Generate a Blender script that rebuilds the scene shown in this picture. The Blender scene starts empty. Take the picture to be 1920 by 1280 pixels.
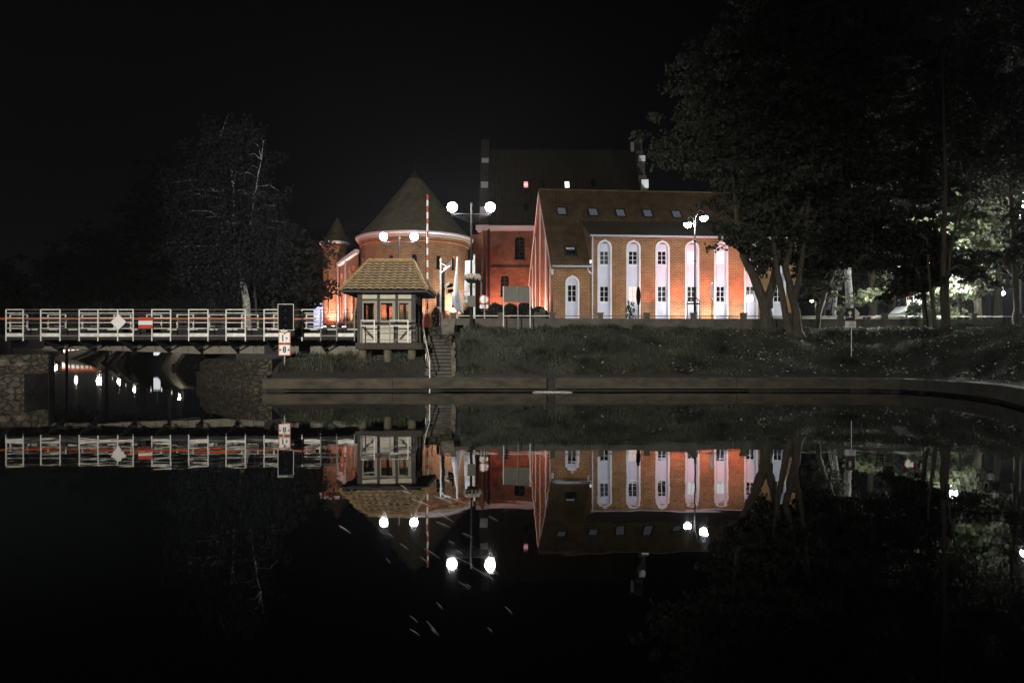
import bpy, math, random
import numpy as np
from math import sin, cos, pi, atan2, sqrt, radians
from mathutils import Vector, Matrix
random.seed(7)
RNG = np.random.default_rng(11)
S = bpy.context.scene
COL = S.collection

# ---------------------------------------------------------------- camera, world, exposure
F = 1400.0            # focal length in pixels of the 1920 wide photograph
HOR = 665.0           # horizon row
CH = 1.45             # camera height above the water
cd = bpy.data.cameras.new('camera'); cam = bpy.data.objects.new('camera', cd); COL.objects.link(cam)
cam.location = (0, 0, CH); cam.rotation_euler = (radians(90), 0, 0)
cd.sensor_width = 36; cd.lens = 36 * F / 1920; cd.shift_y = (HOR - 640) / 1920
cd.clip_start = 0.1; cd.clip_end = 3000
S.camera = cam
S.view_settings.view_transform = 'Standard'; S.view_settings.look = 'None'
S.view_settings.exposure = 0; S.view_settings.gamma = 1
S.cycles.sample_clamp_indirect = 4; S.cycles.max_bounces = 8; S.cycles.transparent_max_bounces = 16
S.cycles.caustics_reflective = False; S.cycles.caustics_refractive = False
W = bpy.data.worlds.new('World'); S.world = W; W.use_nodes = True
nt = W.node_tree; nt.nodes.clear()
wo = nt.nodes.new('ShaderNodeOutputWorld'); bg = nt.nodes.new('ShaderNodeBackground')
tc = nt.nodes.new('ShaderNodeTexCoord'); sp = nt.nodes.new('ShaderNodeSeparateXYZ'); cr = nt.nodes.new('ShaderNodeValToRGB')
nt.links.new(tc.outputs['Generated'], sp.inputs[0]); nt.links.new(sp.outputs['Z'], cr.inputs[0])
cr.color_ramp.elements[0].color = (.0034, .0034, .0042, 1); cr.color_ramp.elements[1].color = (.0003, .0003, .0004, 1)
cr.color_ramp.elements[1].position = .5
e = cr.color_ramp.elements.new(.22); e.color = (.0013, .0013, .0016, 1)
nt.links.new(cr.outputs[0], bg.inputs[0]); nt.links.new(bg.outputs[0], wo.inputs[0]); bg.inputs[1].default_value = 1.0

def add_light(name, typ, loc, power, color, parent=None, aim=None, angle=90, blend=1, radius=.1):
    l = bpy.data.lights.new(name, typ); l.energy = power; l.color = color; l.shadow_soft_size = radius
    o = bpy.data.objects.new(name, l); COL.objects.link(o)
    if typ == 'SPOT': l.spot_size = radians(angle); l.spot_blend = blend
    o.location = loc
    if aim is not None:
        o.rotation_euler = (Vector(aim) - Vector(loc)).to_track_quat('-Z', 'Y').to_euler()
    if parent is not None:
        o.parent = parent; o.matrix_parent_inverse = Matrix.Translation(-Vector(parent.location))
    return o

# ---------------------------------------------------------------- pixel helpers (used only to measure the place)
def PX(px, D): return (px - 960) * D / F
def PZ(py, D): return CH + (HOR - py) * D / F

# ---------------------------------------------------------------- materials
MATS = {}
def newmat(name):
    m = bpy.data.materials.new(name); m.use_nodes = True; MATS[name] = m
    return m, m.node_tree, m.node_tree.nodes['Principled BSDF']
def pbr(name, col, rough=.6, metal=0, var=.25, scale=3, bump=.2, col2=None, detail=6, spec=None, stretch=None):
    m, t, b = newmat(name)
    b.inputs['Roughness'].default_value = rough; b.inputs['Metallic'].default_value = metal
    if spec is not None: b.inputs['Specular IOR Level'].default_value = spec
    tc = t.nodes.new('ShaderNodeTexCoord'); n = t.nodes.new('ShaderNodeTexNoise')
    n.inputs['Scale'].default_value = scale; n.inputs['Detail'].default_value = detail; n.inputs['Roughness'].default_value = .65
    if stretch:
        mp = t.nodes.new('ShaderNodeMapping'); mp.inputs['Scale'].default_value = stretch
        t.links.new(tc.outputs['Object'], mp.inputs[0]); t.links.new(mp.outputs[0], n.inputs['Vector'])
    else:
        t.links.new(tc.outputs['Object'], n.inputs['Vector'])
    r = t.nodes.new('ShaderNodeValToRGB'); t.links.new(n.outputs[0], r.inputs[0])
    c2 = col2 if col2 else tuple(c * (1 - var) for c in col)
    c1 = col if col2 else tuple(min(1, c * (1 + var * .5)) for c in col)
    r.color_ramp.elements[0].position = .32; r.color_ramp.elements[1].position = .68
    r.color_ramp.elements[0].color = (*c2, 1); r.color_ramp.elements[1].color = (*c1, 1)
    t.links.new(r.outputs[0], b.inputs['Base Color'])
    if bump:
        bp = t.nodes.new('ShaderNodeBump'); bp.inputs['Strength'].default_value = bump; bp.inputs['Distance'].default_value = .02
        t.links.new(n.outputs[0], bp.inputs['Height']); t.links.new(bp.outputs[0], b.inputs['Normal'])
    return m
def emis(name, col, strength):
    m, t, b = newmat(name); t.nodes.remove(b)
    e = t.nodes.new('ShaderNodeEmission'); e.inputs[0].default_value = (*col, 1); e.inputs[1].default_value = strength
    t.links.new(e.outputs[0], t.nodes['Material Output'].inputs[0]); return m
def brick(name, c1, c2, mortar, bw=.27, bh=.09, ms=.012, stain=.5, rough=.85, bump=.6, offs=.5):
    m, t, b = newmat(name); b.inputs['Roughness'].default_value = rough
    uv = t.nodes.new('ShaderNodeUVMap'); br = t.nodes.new('ShaderNodeTexBrick')
    br.inputs['Color1'].default_value = (*c1, 1); br.inputs['Color2'].default_value = (*c2, 1); br.inputs['Mortar'].default_value = (*mortar, 1)
    br.inputs['Scale'].default_value = 1; br.inputs['Brick Width'].default_value = bw; br.inputs['Row Height'].default_value = bh
    br.inputs['Mortar Size'].default_value = ms; br.inputs['Mortar Smooth'].default_value = .3; br.offset = offs
    no0 = t.nodes.new('ShaderNodeTexNoise'); no0.inputs['Scale'].default_value = 3.0
    vm = t.nodes.new('ShaderNodeVectorMath'); vm.operation = 'MULTIPLY_ADD'; vm.inputs[1].default_value = (.012, .012, .012)
    t.links.new(uv.outputs[0], no0.inputs['Vector']); t.links.new(no0.outputs['Color'], vm.inputs[0]); t.links.new(uv.outputs[0], vm.inputs[2])
    t.links.new(vm.outputs[0], br.inputs['Vector'])
    n = t.nodes.new('ShaderNodeTexNoise'); n.inputs['Scale'].default_value = .6; n.inputs['Detail'].default_value = 8; n.inputs['Roughness'].default_value = .7
    t.links.new(uv.outputs[0], n.inputs['Vector'])
    r = t.nodes.new('ShaderNodeValToRGB'); r.color_ramp.elements[0].position = .3; r.color_ramp.elements[1].position = .7
    k = 1 - stain; r.color_ramp.elements[0].color = (k, k, k, 1); r.color_ramp.elements[1].color = (1.15, 1.12, 1.1, 1)
    t.links.new(n.outputs[0], r.inputs[0])
    mx = t.nodes.new('ShaderNodeMix'); mx.data_type = 'RGBA'; mx.blend_type = 'MULTIPLY'; mx.inputs[0].default_value = 1
    t.links.new(br.outputs[0], mx.inputs[6]); t.links.new(r.outputs[0], mx.inputs[7]); t.links.new(mx.outputs[2], b.inputs['Base Color'])
    bp = t.nodes.new('ShaderNodeBump'); bp.inputs['Strength'].default_value = bump; bp.inputs['Distance'].default_value = .012; bp.invert = True
    t.links.new(br.outputs['Fac'], bp.inputs['Height']); t.links.new(bp.outputs[0], b.inputs['Normal'])
    return m
def rubble(name, c1, c2, joint, sc=2.6, jw=.09):
    m, t, b = newmat(name); b.inputs['Roughness'].default_value = .85
    tc = t.nodes.new('ShaderNodeTexCoord'); mp = t.nodes.new('ShaderNodeMapping'); mp.inputs['Scale'].default_value = (1, 1, 2.1)
    nz = t.nodes.new('ShaderNodeTexNoise'); nz.inputs['Scale'].default_value = 1.8; vm = t.nodes.new('ShaderNodeVectorMath'); vm.operation = 'MULTIPLY_ADD'; vm.inputs[1].default_value = (.35, .35, .35)
    t.links.new(tc.outputs['Object'], mp.inputs[0]); t.links.new(mp.outputs[0], nz.inputs['Vector']); t.links.new(nz.outputs['Color'], vm.inputs[0]); t.links.new(mp.outputs[0], vm.inputs[2])
    v1 = t.nodes.new('ShaderNodeTexVoronoi'); v1.inputs['Scale'].default_value = sc; v2 = t.nodes.new('ShaderNodeTexVoronoi'); v2.feature = 'DISTANCE_TO_EDGE'; v2.inputs['Scale'].default_value = sc
    t.links.new(vm.outputs[0], v1.inputs['Vector']); t.links.new(vm.outputs[0], v2.inputs['Vector'])
    r1 = t.nodes.new('ShaderNodeValToRGB'); r1.color_ramp.elements[0].color = (*c2, 1); r1.color_ramp.elements[1].color = (*c1, 1); t.links.new(v1.outputs['Color'], r1.inputs[0])
    r2 = t.nodes.new('ShaderNodeValToRGB'); r2.color_ramp.elements[0].position = jw * .4; r2.color_ramp.elements[1].position = jw; t.links.new(v2.outputs['Distance'], r2.inputs[0])
    mx = t.nodes.new('ShaderNodeMix'); mx.data_type = 'RGBA'; mx.inputs[6].default_value = (*joint, 1); t.links.new(r2.outputs[0], mx.inputs[0]); t.links.new(r1.outputs[0], mx.inputs[7])
    n3 = t.nodes.new('ShaderNodeTexNoise'); n3.inputs['Scale'].default_value = 7; n3.inputs['Detail'].default_value = 8; t.links.new(tc.outputs['Object'], n3.inputs['Vector'])
    r3 = t.nodes.new('ShaderNodeValToRGB'); r3.color_ramp.elements[0].position = .35; r3.color_ramp.elements[0].color = (.35, .33, .3, 1); r3.color_ramp.elements[1].position = .65; t.links.new(n3.outputs[0], r3.inputs[0])
    m2 = t.nodes.new('ShaderNodeMix'); m2.data_type = 'RGBA'; m2.blend_type = 'MULTIPLY'; m2.inputs[0].default_value = 1; t.links.new(mx.outputs[2], m2.inputs[6]); t.links.new(r3.outputs[0], m2.inputs[7]); t.links.new(m2.outputs[2], b.inputs['Base Color'])
    bp = t.nodes.new('ShaderNodeBump'); bp.inputs['Strength'].default_value = 1; bp.inputs['Distance'].default_value = .06; t.links.new(r2.outputs[0], bp.inputs['Height']); t.links.new(bp.outputs[0], b.inputs['Normal'])
    return m
def leafmat(name, c1, c2, transl=.35):
    m, t, b = newmat(name); b.inputs['Roughness'].default_value = .7; b.inputs['Specular IOR Level'].default_value = .15
    g = t.nodes.new('ShaderNodeNewGeometry'); r = t.nodes.new('ShaderNodeValToRGB')
    r.color_ramp.elements[0].color = (*c1, 1); r.color_ramp.elements[1].color = (*c2, 1)
    t.links.new(g.outputs['Random Per Island'], r.inputs[0]); t.links.new(r.outputs[0], b.inputs['Base Color'])
    tr = t.nodes.new('ShaderNodeBsdfTranslucent'); t.links.new(r.outputs[0], tr.inputs[0])
    mx = t.nodes.new('ShaderNodeMixShader'); mx.inputs[0].default_value = transl
    t.links.new(b.outputs[0], mx.inputs[1]); t.links.new(tr.outputs[0], mx.inputs[2])
    t.links.new(mx.outputs[0], t.nodes['Material Output'].inputs[0]); return m
def patchy(m, lo=.45, hi=1.5, sc=.7):
    t = m.node_tree; tc = t.nodes.new('ShaderNodeTexCoord'); n = t.nodes.new('ShaderNodeTexNoise'); n.inputs['Scale'].default_value = sc; n.inputs['Detail'].default_value = 5
    r = t.nodes.new('ShaderNodeMapRange'); r.inputs[1].default_value = .35; r.inputs[2].default_value = .65; r.inputs[3].default_value = lo; r.inputs[4].default_value = hi
    t.links.new(tc.outputs['Object'], n.inputs['Vector']); t.links.new(n.outputs[0], r.inputs[0])
    ramp = [x for x in t.nodes if x.type == 'VALTORGB'][0]; mx = t.nodes.new('ShaderNodeVectorMath'); mx.operation = 'MULTIPLY'
    outs = [l.to_socket for l in ramp.outputs[0].links]
    t.links.new(ramp.outputs[0], mx.inputs[0]); t.links.new(r.outputs[0], mx.inputs[1])
    for o_ in outs: t.links.new(mx.outputs[0], o_)
def glassy(name, col=(.01, .012, .015), rough=.05):
    m, t, b = newmat(name); b.inputs['Base Color'].default_value = (*col, 1); b.inputs['Roughness'].default_value = rough
    b.inputs['Specular IOR Level'].default_value = .6; return m
def thin_glass(name):
    m, t, b = newmat(name); t.nodes.remove(b)
    tr = t.nodes.new('ShaderNodeBsdfTransparent'); tr.inputs[0].default_value = (.86, .88, .87, 1)
    gl = t.nodes.new('ShaderNodeBsdfGlossy'); gl.inputs['Roughness'].default_value = .03
    mx = t.nodes.new('ShaderNodeMixShader'); mx.inputs[0].default_value = .06
    t.links.new(tr.outputs[0], mx.inputs[1]); t.links.new(gl.outputs[0], mx.inputs[2])
    t.links.new(mx.outputs[0], t.nodes['Material Output'].inputs[0]); return m

M = dict(
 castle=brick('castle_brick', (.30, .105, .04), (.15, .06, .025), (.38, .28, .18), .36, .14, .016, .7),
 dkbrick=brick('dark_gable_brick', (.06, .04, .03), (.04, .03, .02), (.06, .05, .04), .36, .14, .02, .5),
 tower=brick('tower_brick', (.36, .17, .06), (.19, .095, .035), (.43, .33, .2), .34, .125, .018, .6),
 hotel=brick('hotel_brick', (.32, .13, .04), (.20, .08, .025), (.43, .33, .20), .34, .13, .017, .5),
 gable=brick('gable_brick', (.36, .11, .035), (.25, .075, .025), (.42, .28, .17), .34, .125, .012, .4),
 bigroof=pbr('old_roof_tiles', (.045, .036, .018), .9, scale=2, var=.35),
 cone=pbr('cone_roof_tiles', (.10, .078, .04), .9, scale=1.2, var=.25),
 hroof=pbr('hotel_roof_tiles', (.12, .075, .032), .75, scale=1.5, var=.3),
 hroof2=pbr('dormer_roof_tiles', (.05, .038, .022), .8, scale=1.5, var=.3),
 white=pbr('white_render', (.78, .77, .80), .7, scale=1.2, var=.1, bump=.05),
 lilac=pbr('lilac_render', (.62, .62, .74), .7, scale=1.2, var=.06, bump=.05),
 wpaint=pbr('white_painted_metal', (.84, .82, .78), .5, scale=4, col2=(.52, .47, .38), bump=.05),
 dpaint=pbr('dark_painted_metal', (.03, .03, .028), .85, spec=.12, scale=6, var=.3, bump=.1),
 gpaint=pbr('grey_painted_metal', (.16, .155, .14), .5, scale=6, var=.3, bump=.1),
 galv=pbr('galvanised_steel', (.42, .42, .44), .35, .6, scale=8, var=.2, bump=.05),
 zinc=pbr('zinc_gutter', (.62, .63, .68), .4, .3, scale=5, var=.15, bump=.05),
 girder=pbr('girder_steel', (.13, .115, .085), .6, scale=2.5, var=.35, bump=.15, stretch=(3, 3, .5)),
 redpaint=pbr('red_paint', (.40, .055, .02), .45, scale=6, var=.2, bump=.05),
 orange=pbr('orange_paint', (.48, .10, .02), .45, scale=6, var=.15, bump=.05),
 wood=pbr('dark_timber', (.035, .026, .018), .7, scale=5, var=.4, bump=.3),
 cream=pbr('cream_plaster', (.50, .46, .36), .8, scale=2.5, var=.2, bump=.1),
 creamlow=pbr('pale_boards', (.50, .46, .37), .7, scale=3, var=.2, bump=.1, stretch=(6, 6, .6)),
 framew=pbr('window_frame_timber', (.25, .215, .15), .6, scale=5, var=.2, bump=.1),
 ktile=pbr('clay_roof_tiles', (.31, .215, .11), .7, scale=4, var=.35, bump=.2),
 ridge=pbr('ridge_tiles', (.42, .27, .12), .7, scale=5, var=.35, bump=.2),
 stone=rubble('rubble_masonry', (.095, .074, .042), (.028, .023, .015), (.012, .011, .008)),
 concrete=pbr('weathered_concrete', (.066, .052, .029), .85, scale=1.6, col2=(.014, .012, .008), bump=.5, stretch=(1, 1, 2.5)),
 undercut=pbr('undercut_shade', (.006, .0055, .004), .7, scale=1.5, var=.4),  # near-black colour holds the shade under the quay cap
 wallc=pbr('parapet_concrete', (.10, .09, .07), .85, scale=1.6, var=.4, bump=.4),
 rock=pbr('field_stone', (.16, .135, .09), .85, scale=5, col2=(.045, .038, .026), bump=.6),
 soil=pbr('soil_and_grass', (.024, .024, .016), .95, scale=1.4, col2=(.010, .0095, .007), bump=.6),
 paving=pbr('street_paving', (.16, .155, .145), .8, scale=2, var=.3, bump=.2),
 bark=pbr('bark', (.085, .07, .045), .9, scale=3, col2=(.03, .025, .018), bump=.8, stretch=(4, 4, .8)),
 birch=pbr('birch_bark', (.62, .58, .5), .8, scale=2.6, col2=(.035, .03, .025), bump=.5, stretch=(2, 2, 2.5)),
 palebark=pbr('pale_bark', (.45, .44, .43), .8, scale=2.5, col2=(.22, .21, .2), bump=.5),
 leaf=leafmat('maple_leaves', (.030, .033, .022), (.085, .086, .062)),
 leaf_b=leafmat('birch_leaves', (.015, .016, .018), (.038, .040, .045)),
 leaf_d=leafmat('dark_leaves', (.018, .019, .015), (.048, .049, .036)),
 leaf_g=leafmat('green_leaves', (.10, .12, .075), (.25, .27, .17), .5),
 grass=leafmat('grass_blades', (.014, .017, .011), (.075, .082, .052), .2),
 dry=leafmat('fallen_leaf', (.40, .36, .28), (.75, .70, .60), .1),
 flower=leafmat('flowers', (.35, .30, .25), (.7, .62, .55), .2),
 glass=glassy('dark_glass'), thin=thin_glass('thin_window_glass'),
 black=pbr('black_plastic', (.004, .004, .004), .9, spec=.05, scale=5, var=.2, bump=.05),
 glyph=pbr('black_lettering', (.01, .01, .01), .6, bump=0),
 signw=pbr('sign_white', (.74, .70, .66), .45, scale=4, var=.06, bump=0),
 greysheet=pbr('back_of_sign_sheet', (.115, .105, .08), .6, scale=2, var=.15, bump=.05),
 cloth=pbr('white_flag_cloth', (.78, .77, .8), .8, scale=2, var=.08, bump=.1),
 globe_cool=emis('globe_cool', (.93, .95, 1), 330), globe_warm=emis('globe_warm', (1, .93, .84), 330),
 lamp_hotel=emis('hotel_lamp_glass', (.90, .95, 1), 270), lamp_park=emis('park_lamp_glass', (.95, 1, .93), 1900),
 lamp_far=emis('far_lamp', (1, .88, .68), 500), flood=emis('flood_glass', (1, .9, .85), 25),
 win_lit=emis('lit_window', (.93, .97, 1), 1.3), win_warm=emis('warm_lit_window', (1, .85, .72), 1.1),
 win_dim=emis('dim_lit_window', (.35, .4, .42), .12),
 sky_lit=emis('lit_roof_window', (.95, 1, .88), 3.5), sky_red=emis('red_lit_roof_window', (1, .35, .38), 1.2),
 bollard_glass=emis('bollard_glass', (.95, .95, 1), 1.6),
 board_lit=emis('lit_board', (.95, .97, 1), .8),
 harbour=emis('harbour_light', (1, .93, .82), 1.8), harbour_red=emis('harbour_red_light', (1, .25, .08), .7),
)

patchy(M['grass'], .3, 2.0, .6); patchy(M['cone'], .7, 1.2, 1.5); patchy(M['hroof'], .7, 1.2, 1.0)
# ---------------------------------------------------------------- mesh builder
class MB:
    def __init__(s): s.v = []; s.f = []
    def poly(s, pts):
        i = len(s.v); s.v += [tuple(p) for p in pts]; s.f.append(tuple(range(i, i + len(pts))))
    def box(s, x0, x1, y0, y1, z0, z1):
        i = len(s.v)
        s.v += [(x0,y0,z0),(x1,y0,z0),(x1,y1,z0),(x0,y1,z0),(x0,y0,z1),(x1,y0,z1),(x1,y1,z1),(x0,y1,z1)]
        s.f += [tuple(i + k for k in q) for q in ((3,2,1,0),(4,5,6,7),(0,1,5,4),(1,2,6,5),(2,3,7,6),(3,0,4,7))]
    def mbox(s, u0, u1, z0, z1, d0, d1, fm):
        i = len(s.v)
        s.v += [tuple(fm(u, z, d)) for d in (d0, d1) for (u, z) in ((u0,z0),(u1,z0),(u1,z1),(u0,z1))]
        s.f += [tuple(i + k for k in q) for q in ((0,1,2,3),(7,6,5,4),(0,4,5,1),(1,5,6,2),(2,6,7,3),(3,7,4,0))]
    def tube(s, pts, r, n=8, caps=True):
        pts = [Vector(p) for p in pts]; rr = r if isinstance(r, (list, tuple)) else [r] * len(pts)
        rings = []; prev = None
        for k, p in enumerate(pts):
            if k == 0: t = pts[1] - pts[0]
            elif k == len(pts) - 1: t = pts[-1] - pts[-2]
            else: t = pts[k + 1] - pts[k - 1]
            t.normalize()
            a = prev if prev is not None else (Vector((0, 0, 1)) if abs(t.z) < .9 else Vector((1, 0, 0)))
            x = a - t * a.dot(t)
            if x.length < 1e-5: x = Vector((1, 0, 0)) if abs(t.x) < .9 else Vector((0, 1, 0)); x = x - t * x.dot(t)
            x.normalize(); y = t.cross(x); prev = x
            i = len(s.v); rings.append(i)
            for j in range(n):
                a_ = 2 * pi * j / n; q = p + (x * cos(a_) + y * sin(a_)) * rr[k]; s.v.append((q.x, q.y, q.z))
        for k in range(len(rings) - 1):
            a, b = rings[k], rings[k + 1]
            for j in range(n): s.f.append((a + j, a + (j + 1) % n, b + (j + 1) % n, b + j))
        if caps:
            s.f.append(tuple(rings[0] + j for j in reversed(range(n)))); s.f.append(tuple(rings[-1] + j for j in range(n)))
    def lathe(s, prof, n=24, c=(0, 0), caps=False):
        i = len(s.v)
        for (r, z) in prof:
            for j in range(n):
                a = 2 * pi * j / n; s.v.append((c[0] + r * cos(a), c[1] + r * sin(a), z))
        for k in range(len(prof) - 1):
            for j in range(n):
                s.f.append((i + k*n + j, i + k*n + (j+1) % n, i + (k+1)*n + (j+1) % n, i + (k+1)*n + j))
        if caps: s.f.append(tuple(i + j for j in reversed(range(n)))); s.f.append(tuple(i + (len(prof)-1)*n + j for j in range(n)))
    def extrude(s, pts, d, fm):      # polygon in (u,z), between depth d[0] and d[1]
        a = [fm(u, z, d[0]) for u, z in pts]; b = [fm(u, z, d[1]) for u, z in pts]; n = len(pts)
        s.poly(a); s.poly(b[::-1])
        for k in range(n): s.poly([a[k], b[k], b[(k+1) % n], a[(k+1) % n]])
    def build(s, name, mat, parent=None, uvr=None, smooth=False, loc=None):
        me = bpy.data.meshes.new(name); me.from_pydata(s.v, [], s.f); me.update()
        me.materials.append(mat)
        uvl = me.uv_layers.new(name='UVMap'); V = np.array(s.v, dtype=float)
        nl = len(me.loops); li = np.empty(nl, dtype=int); me.loops.foreach_get('vertex_index', li)
        P = V[li]; npoly = len(me.polygons)
        nor = np.empty(npoly * 3); me.polygons.foreach_get('normal', nor); nor = nor.reshape(-1, 3)
        lt = np.empty(npoly, dtype=int); me.polygons.foreach_get('loop_total', lt); N = np.repeat(nor, lt, axis=0)
        h = np.hypot(N[:, 0], N[:, 1]); flat = h < .3; hs = np.where(flat, 1, h)
        T = np.stack([-N[:, 1] / hs, N[:, 0] / hs, np.zeros(nl)], 1); B = np.cross(N, T)
        U = np.where(flat, P[:, 0], (P * T).sum(1)); Vv = np.where(flat, P[:, 1], (P * B).sum(1))
        if uvr: U = np.where(flat, U, np.arctan2(P[:, 1], P[:, 0]) * uvr); Vv = P[:, 2]
        uvl.data.foreach_set('uv', np.stack([U, Vv], 1).ravel())
        if smooth: me.polygons.foreach_set('use_smooth', np.ones(npoly, dtype=bool))
        o = bpy.data.objects.new(name, me); COL.objects.link(o)
        if parent is not None: o.parent = parent
        if loc is not None: o.location = loc
        return o

def tag(o, label=None, cat=None, group=None, kind=None):
    if label: o['label'] = label
    if cat: o['category'] = cat
    if group: o['group'] = group
    if kind: o['kind'] = kind
    return o
def thing(name, label, cat, loc=(0, 0, 0), rz=0, group=None):
    o = bpy.data.objects.new(name, None); COL.objects.link(o); o.location = loc; o.rotation_euler = (0, 0, rz)
    o.empty_display_size = .3
    return tag(o, label, cat, group)
def copy_tree(o, parent=None):
    c = o.copy(); COL.objects.link(c); c.parent = parent
    for ch in o.children: copy_tree(ch, c)
    return c

def facade(mb, u0, u1, z0, z1, cols, fm, depth=.2, du=99, seg=10):
    def quad(a, b, c, d):
        if b <= a or d <= c: return
        n = max(1, int(math.ceil((b - a) / du)))
        for k in range(n):
            p, q = a + (b - a) * k / n, a + (b - a) * (k + 1) / n
            mb.poly([fm(p, c, 0), fm(q, c, 0), fm(q, d, 0), fm(p, d, 0)])
    x = u0
    for uc, hw, ops in sorted(cols):
        quad(x, uc - hw, z0, z1); x = uc + hw; z = z0
        for k, (zb, zs, rise) in enumerate(ops):
            quad(uc - hw, uc + hw, z, zb)
            nz = ops[k + 1][0] if k + 1 < len(ops) else z1
            nz = nz if k + 1 == len(ops) else (zs + rise + nz) / 2
            arc = [(uc - hw, zs)] + ([(uc - hw * cos(pi * j / seg), zs + rise * sin(pi * j / seg)) for j in range(1, seg)] if rise else []) + [(uc + hw, zs)]
            for (ua, za), (ub, zb2) in zip(arc[:-1], arc[1:]):
                mb.poly([fm(ua, za, 0), fm(ub, zb2, 0), fm(ub, nz, 0), fm(ua, nz, 0)])
            path = [(uc - hw, zb)] + arc + [(uc + hw, zb), (uc - hw, zb)]
            for (ua, za), (ub, zb2) in zip(path[:-1], path[1:]):
                mb.poly([fm(ua, za, 0), fm(ua, za, depth), fm(ub, zb2, depth), fm(ub, zb2, 0)])
            z = nz
        quad(uc - hw, uc + hw, z, z1)
    quad(x, u1, z0, z1)
def arch_ring(mb, uc, hw, zb, zs, rise, w, d0, d1, fm, seg=12, legs=True):
    inner = [(uc - hw * cos(pi * j / seg), zs + rise * sin(pi * j / seg)) for j in range(seg + 1)]
    outer = [(uc - (hw + w) * cos(pi * j / seg), zs + (rise + w) * sin(pi * j / seg)) for j in range(seg + 1)]
    if legs: inner = [(uc - hw, zb)] + inner + [(uc + hw, zb)]; outer = [(uc - hw - w, zb)] + outer + [(uc + hw + w, zb)]
    for k in range(len(inner) - 1):
        a, b, c, d = inner[k], inner[k + 1], outer[k + 1], outer[k]
        mb.poly([fm(*a, d0), fm(*b, d0), fm(*c, d0), fm(*d, d0)])
        mb.poly([fm(*d, d0), fm(*c, d0), fm(*c, d1), fm(*d, d1)])
        mb.poly([fm(*a, d1), fm(*b, d1), fm(*b, d0), fm(*a, d0)])
def planar(u, z, d): return (u, d, z)
def sidemap(u, z, d): return (d, u, z)

def window(parent, uc, hw, z0, z1, dp, fm, nx, nz, frame_mat, pane_mat, fw=.05, bar=.03):
    b = MB()
    b.mbox(uc-hw, uc+hw, z0, z0+fw, dp-.04, dp+.03, fm); b.mbox(uc-hw, uc+hw, z1-fw, z1, dp-.04, dp+.03, fm)
    b.mbox(uc-hw, uc-hw+fw, z0+fw, z1-fw, dp-.04, dp+.03, fm); b.mbox(uc+hw-fw, uc+hw, z0+fw, z1-fw, dp-.04, dp+.03, fm)
    for k in range(1, nx):
        u = uc - hw + 2 * hw * k / nx; w = bar * (1.5 if k * 2 == nx else 1)
        b.mbox(u - w/2, u + w/2, z0+fw, z1-fw, dp-.03, dp+.02, fm)
    for k in range(1, nz):
        z = z0 + (z1 - z0) * k / nz; b.mbox(uc-hw+fw, uc+hw-fw, z-bar/2, z+bar/2, dp-.027, dp+.017, fm)
    w = b.build('window', frame_mat, parent)
    p = MB(); p.mbox(uc-hw+.01, uc+hw-.01, z0+.01, z1-.01, dp+.035, dp+.05, fm); p.build('pane', pane_mat, w)
    return w

# ---------------------------------------------------------------- terrain
WATER = [(9,-1),(10,8),(13.6,19.8),(14.9,23),(15.4,25.5),(15.5,27.5),(15.1,29),(14,29.6),(9,29.9),(0,30),(-9.9,29.6),(-11.8,32),(-15.5,37),(-28,68),
         (-61.7,117),(-185,322),(-205,332),(-215,322),(-82,117),(-46,70),(-24.6,39.6),(-19.5,31),(-19.1,30.3),(-32,30.0),(-32,-1)]
def wdist(x, y):
    x = np.asarray(x, float); y = np.asarray(y, float); d = np.full(x.shape, 1e9); ins = np.zeros(x.shape, bool)
    n = len(WATER)
    for i in range(n):
        (ax, ay), (bx, by) = WATER[i], WATER[(i + 1) % n]
        ex, ey = bx - ax, by - ay; t = np.clip(((x-ax)*ex + (y-ay)*ey) / (ex*ex + ey*ey), 0, 1)
        d = np.minimum(d, np.hypot(x - ax - t*ex, y - ay - t*ey))
        c = ((ay > y) != (by > y)); xi = (bx - ax) * (y - ay) / ((by - ay) if by != ay else 1e-9) + ax
        ins ^= c & (x < xi)
    return np.where(ins, -d, d)
def H(x, y):
    x = np.asarray(x, float); y = np.asarray(y, float)
    d = wdist(x, y); q = np.maximum(d - .45, 0)
    rise = np.clip(y - 40, 0, 60) * .03
    lump = .10 * np.sin(x*1.3 + y*.7) * np.sin(y*1.9 - x*.4) + .06 * np.sin(x*3.1 + 1) * np.sin(y*2.7)
    slope = .5 + np.minimum(q / 4.7, 1) * 2.15
    lump = lump * np.clip(q * (5.2 - q) / 4, 0, 1)
    low = .5 + np.minimum(.7 * q, .8) + np.clip(q - 6.5, 0, 4) / 4 * 1.1
    t = np.clip((x + 3.45) / .3, 0, 1)
    h = low * (1 - t) + slope * t
    emb = (x > -7.6) & (x < -3.1) & (y > 34.45) & (y < 60)
    h = np.where(emb, 2.65, h)
    stair = (x > -3.75) & (x < -2.42) & (y > 30.6) & (y < 34.45)
    h = h + rise + lump
    h = np.where(stair, h - .45, h)
    return np.where(d < .12, -1.6, h)
def hz(x, y): return float(H(np.array([x]), np.array([y]))[0])
def axis(parts):
    out = []
    for a, b, st in parts: out += list(np.arange(a, b, st))
    return np.array(out)
xs = axis([(-900,-250,60),(-250,-100,6),(-100,-42,2),(-42,-24,.8),(-24,24,.28),(24,60,2),(60,200,15),(200,901,70)])
ys = axis([(-120,-10,12),(-10,0,.5),(0,18,.6),(18,28,.35),(28,44,.25),(44,70,.8),(70,130,3),(130,350,8),(350,1801,90)])
gx, gy = np.meshgrid(xs, ys); gz = H(gx.ravel(), gy.ravel())
nx_, ny_ = len(xs), len(ys); ii = np.arange(nx_*ny_).reshape(ny_, nx_)
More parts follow.
